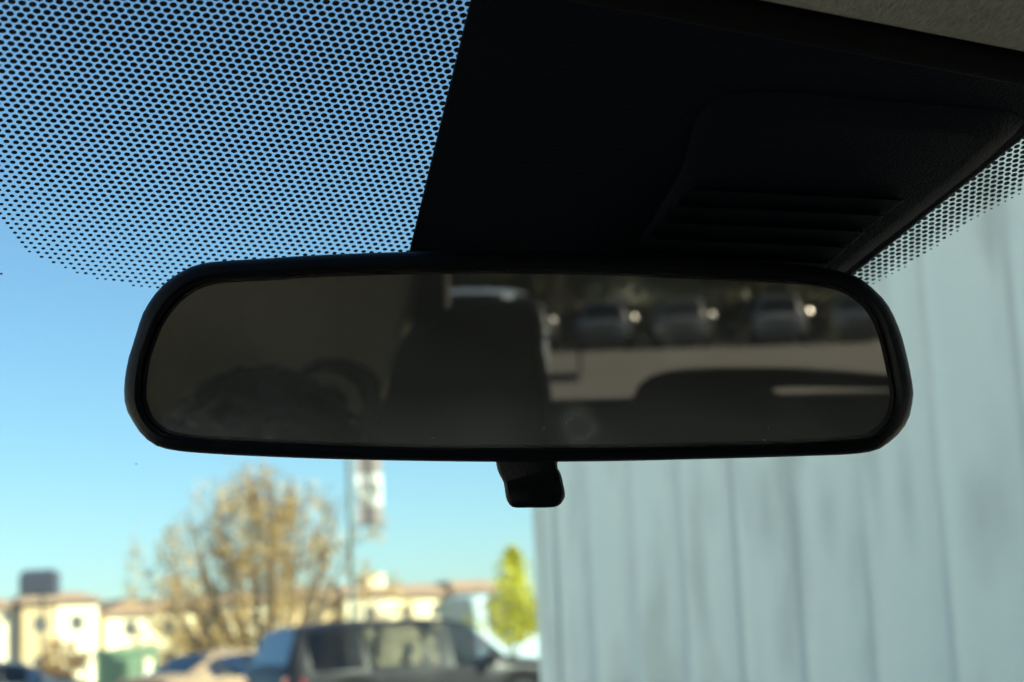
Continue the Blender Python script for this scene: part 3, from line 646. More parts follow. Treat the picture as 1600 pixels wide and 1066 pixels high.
# ------------------------------------------------------------------ cars
def lerp_keys(keys, y, idx):
    if y <= keys[0][0]: return keys[0][idx]
    for a, b in zip(keys, keys[1:]):
        if y <= b[0]:
            t = (y-a[0])/max(1e-6, b[0]-a[0]); return a[idx]+(b[idx]-a[idx])*t
    return keys[-1][idx]
def vehicle(name, label, cat, loc, rz, keys, side_win, glass_top, wheels, wr, zb, paint, group=None, add_glint=False, pane='car_pane'):
    """keys: (y, belt z, roof z, half width at belt, half width at roof); side_win: list of (y0, y1); glass_top: list of (y0, y1)"""
    root = empty(name, loc, rz, label, cat, group)
    ys = set(k[0] for k in keys)
    for a, b in side_win+glass_top: ys |= {a, b}
    ra = wr*1.16
    for yw in wheels:
        for k in range(-6, 7): ys.add(round(yw+ra*math.sin(k*math.pi/12), 4))
    ys = sorted(ys); ys = [y for i, y in enumerate(ys) if i == 0 or y-ys[i-1] > .004]
    def zbot(y):
        z = zb
        for yw in wheels:
            if abs(y-yw) < ra: z = max(z, wr+math.sqrt(max(0, ra*ra-(y-yw)**2))*.98)
        return z
    secs = []
    for y in ys:
        be, ro, wb, wo = [lerp_keys(keys, y, i) for i in (1, 2, 3, 4)]
        z0 = zbot(y); low = min(max(z0+.10, .48), be-.1); z0 = min(z0, low-.01); h = ro-be
        half = [(wb*.94, z0), (wb*1.005, low), (wb*1.02, low+(be-low)*.55), (wb, be), (wo+.02*min(1, h), ro-min(.07, h*.35)), (wo*.84, ro), (wo*.42, ro+.022), (0, ro+.03)]
        secs.append([(x, y, z) for x, z in half] + [(-x, y, z) for x, z in half[-2::-1]])
    n = len(secs[0]); body = MB(); panes = {}
    for i in range(len(secs)-1):
        ym = (ys[i]+ys[i+1])/2
        for j in range(n-1):
            q = [secs[i][j], secs[i][j+1], secs[i+1][j+1], secs[i+1][j]]
            jj = j if j < 7 else 13-j; key = None
            if jj == 3:
                for k, (a, b) in enumerate(side_win):
                    if a <= ym <= b: key = ('side_window', k, j)
            if jj in (5, 6):
                for k, (a, b) in enumerate(glass_top):
                    if a <= ym <= b: key = ('windscreen', k, 0)
            if key: panes.setdefault(key, MB()).add(q, [(0, 1, 2, 3)])
            else: body.add(q, [(0, 1, 2, 3)], 1 if (jj == 3 and side_win[0][0]-.02 < ym < side_win[-1][1]) else 0)
    for s in (secs[0], secs[-1]): body.add(s, [tuple(range(n))])
    bm = bmesh.new()
    o = body.build('body', [paint, 'pillar_black'], root)
    bm.from_mesh(o.data); bmesh.ops.remove_doubles(bm, verts=bm.verts, dist=.0008); bmesh.ops.recalc_face_normals(bm, faces=bm.faces); bm.to_mesh(o.data); bm.free()
    o.data.polygons.foreach_set('use_smooth', [True]*len(o.data.polygons)); o.data.set_sharp_from_angle(angle=R(42))
    for (nm, k, j), p in panes.items(): p.build(nm, 'dark_pane' if pane == 'car_pane' and k == 0 and len(side_win) > 2 else pane, root, smooth=40)
    y0, y1 = ys[0], ys[-1]; wb = max(k[3] for k in keys)
    mb = MB(); mb.box((-wb+.12, y0+.15, .30), (wb-.12, y1-.15, .50)); mb.build('underbody', 'dark_metal', root)
    for sgn in (-1, 1):
        for yw in wheels:
            mb = MB(); mb.lathe([(wr*.6, -.11), (wr*.94, -.11), (wr, -.07), (wr, .07), (wr*.94, .11), (wr*.6, .11)], 'x', 24, (sgn*(wb-.11), yw, wr)); wh = mb.build('wheel', 'tyre', root, smooth=40)
            mb = MB(); mb.lathe([(.04, -.125), (wr*.2, -.12), (wr*.6, -.09), (wr*.63, -.09), (wr*.63, .09), (wr*.6, .09), (wr*.2, .12), (.04, .125)], 'x', 20, (sgn*(wb-.11), yw, wr)); mb.build('rim', 'rim', wh, smooth=30)
        yr, yf = keys[0], keys[-1]
        mb = MB(); mb.loops([[(sgn*(yr[3]-.02), y0-.012, yr[1]-.30), (sgn*(yr[3]-.22), y0-.018, yr[1]-.28), (sgn*(yr[3]-.20), y0-.018, yr[1]-.06), (sgn*(yr[3]-.02), y0-.012, yr[1]-.02)],
                             [(sgn*(wb+.012), y0+.20, yr[1]-.26), (sgn*(yr[3]-.22), y0+.05, yr[1]-.28), (sgn*(yr[3]-.20), y0+.05, yr[1]-.06), (sgn*(wb+.004), y0+.22, yr[1]-.06)]])
        mb.build('taillight', 'red_light', root, bevel=.01)
        mb = MB(); mb.loops([[(sgn*(yf[3]-.03), y1+.014, yf[1]-.20), (sgn*(yf[3]-.34), y1+.022, yf[1]-.19), (sgn*(yf[3]-.32), y1+.022, yf[1]-.06), (sgn*(yf[3]-.03), y1+.014, yf[1]-.04)],
                             [(sgn*(yf[3]+.02), y1-.14, yf[1]-.18), (sgn*(yf[3]-.34), y1-.05, yf[1]-.19), (sgn*(yf[3]-.32), y1-.05, yf[1]-.06), (sgn*(yf[3]+.02), y1-.14, yf[1]-.05)]])
        mb.build('headlight', 'clear_light', root, bevel=.01)
        ym = max(b for a, b in side_win)-.12
        bz = lerp_keys(keys, ym, 1)
        mb = MB(); mb.ell((sgn*(wb+.13), ym, bz+.10), (.14, .085, .11), 28, 18); mb.tube([(sgn*(wb-.02), ym, bz+.02), (sgn*(wb+.08), ym, bz+.07)], .022, 8); mb.build('wing_mirror', paint, root, smooth=60)
        if add_glint and sgn > 0:  # added chrome disc, tilted and flattened to throw a sun glint
            q4 = V((.66, .49, .57)).to_track_quat('Z', 'Y').to_matrix().to_4x4()
            wm = root.children[-1]; cp = MB(); cp.ell((0, 0, 0), (.17, .15, .05), 32, 20); cp.build('glint_disc', 'chrome', wm, smooth=60, xf=Matrix.Translation((sgn*(wb+.15), ym+.03, bz+.13)) @ q4)
        for a, b in side_win[:2] if len(side_win) > 1 else side_win:
            bz = lerp_keys(keys, (a+b)/2, 1); mb = MB(); mb.box((sgn*(wb+.012)-.012, a+.06, bz-.13), (sgn*(wb+.012)+.012, a+.26, bz-.10)); mb.build('door_handle', paint, root, bevel=.006)
    mb = MB(); mb.box((-.40, y1+.004, keys[-1][1]-.42), (.40, y1+.03, keys[-1][1]-.22)); mb.build('grille', 'dark_metal', root, bevel=.01)
    for ye, sg in ((y0, -1), (y1, 1)):
        mb = MB(); mb.loops([[(-wb+.02, ye, .42), (wb-.02, ye, .42), (wb-.02, ye, .62), (-wb+.02, ye, .62)], [(-wb+.14, ye+sg*.10, .44), (wb-.14, ye+sg*.10, .44), (wb-.14, ye+sg*.10, .60), (-wb+.14, ye+sg*.10, .60)]]); mb.build('bumper', paint, root, bevel=.03)
    for yy in ([(a+b)/2 for a, b in side_win][-2:] if len(side_win) > 1 else []):
        for sgn in (-1, 1):
            mb = MB(); mb.loops(rbox_loops((sgn*.38, yy-.15, 0), .24, .09, .5, lerp_keys(keys, yy, 1)+.02, -.2, .8)); mb.loops(rbox_loops((sgn*.38, yy-.32, 0), .13, .05, lerp_keys(keys, yy, 1)+.05, lerp_keys(keys, yy, 1)+.22, -.1, .85))
            mb.build('seat', 'seat', root, smooth=50)
    return root
SUV = dict(keys=[(-2.45, 1.02, 1.10, .88, .80), (-2.40, 1.05, 1.16, .94, .82), (-2.20, 1.06, 1.68, .97, .72), (-1.5, 1.05, 1.77, .98, .73), (.3, 1.03, 1.77, .98, .72), (.72, 1.02, 1.70, .98, .71), (1.38, 1.01, 1.13, .97, .84), (2.2, .96, 1.06, .93, .82), (2.48, .84, .92, .84, .72)],
           side_win=[(-2.10, -1.25), (-1.15, -.22), (-.12, .98)], glass_top=[(-2.40, -2.20), (.72, 1.38)], wheels=[-1.45, 1.5], wr=.38, zb=.30)
SED = dict(keys=[(-2.30, .90, .97, .80, .70), (-2.15, .95, 1.02, .88, .76), (-1.65, .97, 1.06, .90, .74), (-.95, .97, 1.40, .91, .62), (-.2, .96, 1.47, .92, .62), (.35, .94, 1.42, .92, .61), (1.05, .92, 1.01, .91, .76), (1.9, .84, .91, .88, .74), (2.30, .70, .78, .78, .64)],
           side_win=[(-1.25, -.30), (-.20, .72)], glass_top=[(-1.65, -.95), (.35, 1.05)], wheels=[-1.40, 1.40], wr=.33, zb=.24)
TRUCK = dict(keys=[(-1.5, 1.62, 2.48, 1.00, .86), (-1.3, 1.62, 2.56, 1.03, .90), (.1, 1.60, 2.58, 1.04, .90), (.55, 1.58, 2.48, 1.03, .86), (1.15, 1.55, 1.86, 1.02, .92), (2.3, 1.50, 1.78, .98, .88), (2.6, 1.30, 1.40, .90, .80)],
             side_win=[(-1.15, -.35), (-.25, .75)], glass_top=[(.55, 1.15)], wheels=[-.7, 1.6], wr=.42, zb=.40)
def paint(name, c, rough=.4, metal=.0): return mat(name, c, rough, metal, coat=.04, spec=.2)
p = ground(640, 27.5)
az = math.degrees(YAW)-3.2
vehicle('parked_suv', 'dark grey SUV parked side-on behind the mirror, below the banner', 'car', p, R(-(az+90-27)), paint=paint('graphite_paint', (.0085, .007, .008)), **SUV)
p = ground(362, 34)
vehicle('parked_sedan', 'tan sedan with red tail light left of the dark grey SUV', 'car', p, R(-(7+48)), paint=paint('tan_paint', (.22, .15, .10)), pane='dark_pane', **SED)
p = ground(800, 43)
vehicle('delivery_truck', 'pale blue-grey high-roofed truck beyond the dark grey SUV, beside the trailer edge', 'truck', p, R(-(15+62)), paint=paint('white_paint', (.30, .37, .41), .3, 0), **TRUCK)
p = ground(5, 40)
vehicle('parked_sedan', 'dark blue sedan at the far left edge, before the cream flats', 'car', p, R(-(0+75)), paint=paint('navy_paint', (.03, .04, .06)), pane='dark_pane', **SED)
# row reflected in the mirror, fronts towards us
G = 'cars parked in a row reflected in the mirror'
row = [(823, (.11, .12, .14), 'dark SUV behind the tall rear headrest in the mirror', SUV), (947, (.09, .105, .125), 'black SUV first right of the tall headrest in the mirror', SUV),
       (1069, (.10, .105, .11), 'charcoal SUV second right of the tall headrest in the mirror', SUV), (1216, (.18, .19, .21), 'grey SUV third in the reflected row, above the middle headrest', SUV), (1342, (.11, .12, .135), 'dark SUV last on the right of the reflected row', SUV)]
for x, c, lab, spec in row:
    q = vat(x, 520, -63.2)
    vehicle('parked_suv', lab, 'car', (q.x, -63.2, 0), R(random.uniform(-3, 3)), paint=mat('row_paint', c, .3, 0, coat=.6), group=G, add_glint=True, pane='row_pane', **spec)
q = vat(733, 520, -24)
vehicle('parked_suv', 'pale blue SUV whose roof shows above the tall headrest in the mirror', 'car', (q.x, -24, 0), R(-3), paint=mat('pale_blue_paint', (.36, .44, .50), .3, 0, coat=.6), pane='row_pane', **SUV)
# sign post near the row
q = vat(906, 560, -38); bo = empty('sign_post', (q.x, -38, 0), 0, 'short dark sign post on the pale pavement in the mirror', 'post')
mb = MB(); mb.tube([(0, 0, 0), (0, 0, 1.0)], .035, 10); mb.lathe([(.10, 0), (.10, .02), (.04, .04)], 'z', 16); mb.build('pole', 'dark_metal', bo)
mb = MB(); mb.box((-.16, -.01, .62), (.16, .01, 1.0)); mb.build('plate', 'dark_metal', bo, bevel=.008)
q = vat(852, 556, -34); bo = empty('parking_block', (q.x, -34, 0), 0, 'low dark parking block beside the tall headrest in the mirror', 'parking block')
mb = MB(); mb.loops([[(-.7, -.14, .004), (.7, -.14, .004), (.7, .14, .004), (-.7, .14, .004)], [(-.68, -.09, .17), (.68, -.09, .17), (.68, .09, .17), (-.68, .09, .17)]]); mb.build('block', 'dark_metal', bo, bevel=.02)

# ------------------------------------------------------------------ trees and shrubs
def leaf_mat(name, cols, transl=.25):
    m = bpy.data.materials.new(name); m.use_nodes = True; N, L = nt(m); b = N['Principled BSDF']; b.inputs['Roughness'].default_value = .6
    tc = N.new('ShaderNodeTexCoord'); n = N.new('ShaderNodeTexNoise'); n.inputs['Scale'].default_value = 2.2; n.inputs['Detail'].default_value = 8; n.inputs['Roughness'].default_value = .75
    L.new(tc.outputs['Object'], n.inputs['Vector']); cr = N.new('ShaderNodeValToRGB'); L.new(n.outputs[0], cr.inputs[0])
    cr.color_ramp.elements[0].position = .3; cr.color_ramp.elements[1].position = .7
    cr.color_ramp.elements[0].color = (*cols[0], 1); cr.color_ramp.elements[1].color = (*cols[-1], 1)
    if len(cols) > 2: cr.color_ramp.elements.new(.5).color = (*cols[1], 1)
    L.new(cr.outputs[0], b.inputs['Base Color'])
    t = N.new('ShaderNodeBsdfTranslucent'); L.new(cr.outputs[0], t.inputs[0]); mx = N.new('ShaderNodeMixShader'); mx.inputs[0].default_value = transl
    L.new(b.outputs[0], mx.inputs[1]); L.new(t.outputs[0], mx.inputs[2]); L.new(mx.outputs[0], N['Material Output'].inputs[0])
    return m
M['leaf_brown'] = leaf_mat('leaf_brown', [(.24, .12, .035), (.37, .23, .07), (.29, .25, .11)])
M['leaf_rust'] = leaf_mat('leaf_rust', [(.20, .10, .03), (.26, .16, .06)])
M['leaf_lime'] = leaf_mat('leaf_lime', [(.26, .26, .012), (.62, .58, .03)], .45)
M['leaf_olive'] = leaf_mat('leaf_olive', [(.05, .05, .008), (.12, .105, .014)])
M['leaf_hedge'] = leaf_mat('leaf_hedge', [(.03, .035, .012), (.06, .06, .02)])
def tree(name, label, cat, loc, h, crown_r, crown_z0, leaf, n_leaf, leaf_size, seed, trunk_r=.12, levels=3, shape='round', group=None):
    rnd = random.Random(seed); root = empty(name, loc, 0, label, cat, group)
    tk = MB(); tips = []
    def env(z):
        t = (z-crown_z0)/max(.01, h-crown_z0)
        if shape == 'cone': return crown_r*max(.02, (1-t))**.75*min(1, .3+t*2.6)*1.15
        return crown_r*math.sqrt(max(.02, 1-(2*min(1, max(0, t*.92+.02))-.85)**2*.9))*(.85 if t > .75 else 1)
    def grow(p, d, ln, r, lev):
        pts = [p]; rr = [r]; q = p.copy(); dd = d.copy()
        for k in range(4):
            dd = (dd+V((rnd.uniform(-.18, .18), rnd.uniform(-.18, .18), rnd.uniform(-.02, .16)))).normalized(); q = q+dd*ln/4; pts.append(q.copy()); rr.append(r*(1-.15*(k+1)))
        tk.tube(pts, rr, 6 if lev else 9)
        if lev >= levels: tips.append(pts[2]); tips.append(pts[-1]); return
        if lev >= levels-1: tips.append(pts[-1])
        for k in range(rnd.randint(3, 4)+(2 if lev == 0 else 0)):
            t = rnd.uniform(.35, 1.0) if lev else rnd.uniform(.3, 1.0); i = min(3, int(t*4)); b = pts[i].lerp(pts[i+1], t*4-i)
            a = rnd.uniform(0, 2*math.pi); up_ = rnd.uniform(.35, 1.1)
            nd = (V((math.cos(a), math.sin(a), up_))*.9+dd*.45).normalized()
            l2 = ln*rnd.uniform(.5, .72)
            e = b+nd*l2; rad = math.hypot(e.x, e.y); lim = env(e.z)
            if rad > lim: f = max(.25, lim/rad); nd = V((nd.x*f, nd.y*f, nd.z)).normalized(); l2 *= max(.45, f)
            if b.z+nd.z*l2 > h: l2 *= max(.2, (h-b.z)/max(.01, nd.z*l2))
            grow(b, nd, l2, rr[i]*.55, lev+1)
    if shape == 'vase':
        stems = []
        for k in range(36):
            a = rnd.uniform(0, 6.283); ti = .06+1.2*rnd.random()
            nd = V((math.cos(a)*ti, math.sin(a)*ti, 1)).normalized()
            ln = min((h-.3)/nd.z*rnd.uniform(.72, .98), (crown_r*1.05)/max(.05, ti)*1.12)
            pts = []; q = V((math.cos(a)*.08, math.sin(a)*.08, 0)); dd = nd.copy(); rr = []
            for m_ in range(9):
                pts.append(q.copy()); rr.append(trunk_r*.55*(1-m_/9.5)); q = q+dd*ln/8; dd = (dd+V((rnd.uniform(-.09, .09), rnd.uniform(-.09, .09), .05))).normalized()
            tk.tube(pts, rr, 7)
            stems.append(pts)
            tips.append(pts[-1]); tips.append(pts[-2])
        tips = []
        for m_ in range(430):
            t = rnd.random()**1.05; a = rnd.uniform(0, 6.283); rr_ = crown_r*(1-t**2.4)**.62*(1+.22*math.sin(3*a+5*t)+.15*math.sin(7*a))*math.sqrt(rnd.uniform(.02, 1.0))*rnd.uniform(.85, 1.08)
            e = V((math.cos(a)*rr_, math.sin(a)*rr_, crown_z0+(h-crown_z0)*t*rnd.uniform(.80, 1.0)*(1-.10*abs(math.sin(2.3*a)))))
            b = min((p for st_ in stems for p in st_), key=lambda p: (p-e).length+(.8 if p.z > e.z-.2 else 0))
            tk.tube([b, b.lerp(e, .55)+V((rnd.uniform(-.08, .08), rnd.uniform(-.08, .08), -.05)), e, e+V((rnd.uniform(-.1, .1), rnd.uniform(-.1, .1), .4))], [.016, .012, .008, .003], 5)
            tips += [e+V((0, 0, q)) for q in (-.18, 0, .12, .28)] + [b.lerp(e, .75)]
    else: grow(V((0, 0, 0)), V((0, 0, 1)), h*.62, trunk_r, 0)
    if shape == 'round':
        for k in range(10): grow(V((0, 0, crown_z0+rnd.uniform(0, (h-crown_z0)*.25))), V((math.cos(k*.63), math.sin(k*.63), rnd.uniform(.2, 1))).normalized(), crown_r*rnd.uniform(.6, 1.0), trunk_r*.4, max(1, levels-2))
    tk.build('trunk', 'bark', root, smooth=60)
    lf = MB()
    for k in range(n_leaf):
        t = rnd.choice(tips); s = crown_r*(.032 if shape == 'vase' else .13)
        p = t+V((rnd.gauss(0, s), rnd.gauss(0, s), rnd.gauss(0, s*.9)))
        if shape == 'cone':
            tt = rnd.random()**1.1; a_ = rnd.uniform(0, 6.283); zz = crown_z0+(h-crown_z0)*tt; r_ = env(zz)*math.sqrt(rnd.uniform(.1, 1))*rnd.uniform(.7, 1.1)*(1+.4*math.sin(2*a_+9*tt)+.3*math.sin(5*a_+23*tt)); p = V((math.cos(a_)*r_, math.sin(a_)*r_, zz))
            lim = 99; rad = math.hypot(p.x, p.y)
            if rad > lim: p.x *= lim/rad; p.y *= lim/rad
        a = V((rnd.uniform(-1, 1), rnd.uniform(-1, 1), rnd.uniform(-1, 1))).normalized(); b = a.cross(V((rnd.uniform(-1, 1), rnd.uniform(-1, 1), rnd.uniform(-1, 1)))).normalized(); z = leaf_size*rnd.uniform(.6, 1.3)
        if p.z < .1: continue
        lf.add([p-a*z*.5, p+b*z*.28, p+a*z*.5, p-b*z*.28], [(0, 1, 2, 3)])
    me = bpy.data.meshes.new('crown'); me.from_pydata(lf.v, [], lf.f); me.materials.append(M[leaf]); o = bpy.data.objects.new('crown', me); COL.objects.link(o); o.parent = root
    return root
D = 42.0
tree('autumn_tree', 'broad brown-leaved tree with sparse crown under the mirror', 'tree', ground(412, D), 1.3+318*D/F_PX, 232*D/F_PX, .5, 'leaf_brown', 11500, .125, 5, .16, 3, 'vase')
tree('lime_tree', 'small bright lime-green tree against the trailer edge', 'tree', ground(806, 31), 1.3+156*31/F_PX, .70, 1.35, 'leaf_lime', 1900, .11, 11, .05, 2, 'cone')
for i, (x, d, hh, r, lab, lf) in enumerate(((92, 47, 2.15, .75, 'rust-brown bush before the leftmost cream flats', 'leaf_rust'), (205, 60, 2.2, 1.0, 'brown bush behind the green cabinet', 'leaf_rust'), (300, 55, 2.6, 1.2, 'ochre bush beneath the left side of the brown tree', 'leaf_brown'), (455, 62, 3.0, 1.6, 'ochre bush behind the dark grey SUV roof', 'leaf_brown'))):
    tree('bush', lab, 'bush', ground(x, d), hh, r, .25, lf, 1500, .16, 20+i, .04, 2)
for i, (x, hh, r) in enumerate(((650, 7, 3.0), (760, 6, 2.4), (850, 6.5, 2.6), (960, 7.5, 3.2), (1080, 6, 2.6), (1190, 7, 3.0), (1310, 6.2, 2.7), (1430, 7, 3.0))):
    q = vat(x, 480, -72 - (i % 3)*2)
    tree('tree', ['olive tree above the tall headrest in the mirror, leftmost of the reflected trees', 'second reflected tree from the left in the mirror', 'olive tree behind the first black SUV in the mirror', 'yellow-olive tree behind the reflected charcoal SUV', 'fifth reflected tree from the left in the mirror', 'olive tree behind the reflected grey SUV', 'olive tree behind the last reflected SUV', 'rightmost of the reflected trees in the mirror'][i], 'tree', (q.x, q.y, .09), hh, r, .5, 'leaf_olive', 3800, .36, 40+i, .14, 2, group='trees reflected in the mirror')

# hedge behind the reflected row
rnd = random.Random(77); hd = empty('hedge', (0, -67.6, .09), 0, 'low dark hedge behind the reflected row of cars', 'hedge')
lf = MB()
for k in range(9000):
    p = V((rnd.uniform(-14, 8), rnd.uniform(-.6, .6), rnd.random()**.7*(1.55+.12*math.sin(rnd.uniform(0, 6))))); a = V((rnd.uniform(-1, 1), rnd.uniform(-1, 1), rnd.uniform(-1, 1))).normalized(); b = a.cross(V((rnd.uniform(-1, 1), rnd.uniform(-1, 1), .3))).normalized(); z = rnd.uniform(.10, .22)
    lf.add([p-a*z, p+b*z*.6, p+a*z, p-b*z*.6], [(0, 1, 2, 3)])
me = bpy.data.meshes.new('foliage'); me.from_pydata(lf.v, [], lf.f); me.materials.append(M['leaf_hedge']); o = bpy.data.objects.new('foliage', me); COL.objects.link(o); o.parent = hd
mb = MB()
for k in range(44): mb.tube([(-14+k*.5, 0, 0), (-14+k*.5+rnd.uniform(-.1, .1), rnd.uniform(-.1, .1), 1.0)], [.03, .012], 5)
mb.build('stems', 'bark', hd)
# ------------------------------------------------------------------ street furniture
d = 34; q = ground(553, d); root = empty('banner_pole', (q.x, q.y, 0), -YAW, 'tall pole with grey and white hanging banner beside the brown tree', 'pole')
k = d/F_PX
mb = MB(); mb.tube([(0, 0, 0), (0, 0, 3.5), (0, 0, 7.5)], [.062, .055, .048], 14); mb.lathe([(.18, 0), (.18, .05), (.11, .12), (.09, .5)], 'z', 20); mb.build('pole', mat('pole_paint', (.11, .12, .10), .5, .3), root, smooth=50)
def hz(y, x=555): return 1.3+(1010+ (800-x)*.0454 - y)*k
zb_ = hz(822); zw0 = hz(793); zw1 = hz(742); zt = hz(690)
bx0, bx1 = .13, .13+42*k
for nm, a, c, m_ in (('banner_cloth', zb_, zw0, 'bn_dark'), ('banner_panel', zw0, zw1, 'bn_white'), ('banner_cloth', zw1, zt, 'bn_dark')):
    if m_ not in M: M[m_] = mat(m_, (.20, .165, .16) if m_ == 'bn_dark' else (.44, .43, .41), .8, var=.05, scale=8)
    mb = MB(); n = 10
    fr_ = [(bx0+(bx1-bx0)*i/n, .03*math.sin(i*.7)) for i in range(n+1)]
    prof = [(x, y-.004) for x, y in fr_] + [(x, y+.004) for x, y in fr_[::-1]]
    mb.loops([[(x, y, a+.0005) for x, y in prof], [(x, y, c-.0005) for x, y in prof]]); bnr = mb.build(nm, m_, root, smooth=40)
    if m_ == 'bn_white':
        cx, cz, rr = (bx0+bx1)/2, (a+c)/2, .20
        mb = MB()
        for r_ in (.20, .11): mb.tube([(cx+r_*math.cos(t), -.04, cz+r_*math.sin(t)) for t in [2*math.pi*i/28 for i in range(29)]], .016, 6, False)
        mb.build('emblem', mat('emblem', (.34, .33, .31), .8), bnr)
for z in (zb_-.01, zt):
    mb = MB(); mb.tube([(0, 0, z), (bx1+.03, 0, z)], .018, 8); mb.build('bracket', 'dark_metal', root)
# lamp head at far left
d = 62; q = ground(62, d); k = d/F_PX; root = empty('parking_lamp', (q.x, q.y, 0), -YAW, 'dark box-headed parking lamp above the leftmost cream flats', 'lamp')
zt = 1.3+(1044-893)*k; zb_ = 1.3+(1044-934)*k
mb = MB(); mb.tube([(.1, 0, 0), (.1, 0, zb_+.1)], [.07, .055], 12); mb.lathe([(.22, 0), (.22, .45), (.16, .5)], 'z', 18, (.1, 0, 0)); mb.build('pole', 'dark_metal', root)
mb = MB(); hw = 29*k; mb.loops([[(-hw*.86, -.28, zb_), (hw*.86, -.28, zb_), (hw*.86, .28, zb_), (-hw*.86, .28, zb_)], [(-hw, -.36, zb_+.12), (hw, -.36, zb_+.12), (hw, .36, zb_+.12), (-hw, .36, zb_+.12)], [(-hw, -.36, zt-.2), (hw, -.36, zt-.2), (hw, .36, zt-.2), (-hw, .36, zt-.2)], [(-hw*.8, -.28, zt), (hw*.8, -.28, zt), (hw*.8, .28, zt), (-hw*.8, .28, zt)]])
mb.build('lamp_head', mat('lamp_paint', (.035, .038, .055), .5), root, bevel=.05)
mb = MB(); mb.box((-hw*.7, -.22, zb_-.02), (hw*.7, .22, zb_-.002)); mb.build('lens', 'clear_light', root)
# green utility cabinet and bollards
d = 37; q = ground(198, d); k = d/F_PX; root = empty('utility_cabinet', (q.x, q.y, 0), -YAW+R(12), 'green metal utility cabinet between two pale bollards', 'cabinet')
M['green'] = mat('cabinet_green', (.13, .20, .12), .6, var=.1, scale=3)
hw = 47*k; ht = 1.3+(1040-1018)*k
mb = MB(); mb.box((-hw, -.55, .10), (hw, .55, ht-.08)); mb.build('case', 'green', root, bevel=.02)
mb = MB(); mb.loops([[(-hw-.04, -.60, ht-.079), (hw+.04, -.60, ht-.079), (hw+.04, .60, ht-.079), (-hw-.04, .60, ht-.079)], [(-hw-.02, -.56, ht), (hw+.02, -.56, ht), (hw+.02, .56, ht+.03), (-hw-.02, .56, ht+.03)]]); mb.build('lid', 'green', root, bevel=.015)
for s in (-1, 1):
    mb = MB(); mb.box((s*hw*.5-hw*.46, -.575, .16), (s*hw*.5+hw*.46, -.552, ht-.14)); dd = mb.build('door', 'green', root, bevel=.008)
    mb = MB(); mb.box((s*.09-.015, -.60, .7), (s*.09+.015, -.576, .9)); mb.build('handle', 'dark_metal', dd)
mb = MB(); mb.box((-hw-.15, -.7, 0), (hw+.15, .7, .099)); mb.build('plinth', 'kerb', root, bevel=.01)
for x, lab in ((140, 'cream bollard at the left side of the green cabinet'), (229, 'cream bollard at the right side of the green cabinet')):
    q = ground(x, 35); b = empty('bollard', (q.x, q.y, 0), 0, lab, 'bollard', 'bollards by the green cabinet')
    ht2 = 1.3+(1042-1035)*35/F_PX
    mb = MB(); mb.lathe([(.11, 0), (.11, ht2-.06), (.095, ht2-.02), (.05, ht2), (.01, ht2+.01)], 'z', 18); mb.build('post', mat('bollard_cream', (.62, .52, .33), .6), b, smooth=40)
    mb = MB(); mb.lathe([(.114, ht2-.32), (.114, ht2-.24)], 'z', 18); mb.build('band', 'paint_white', b, smooth=40)

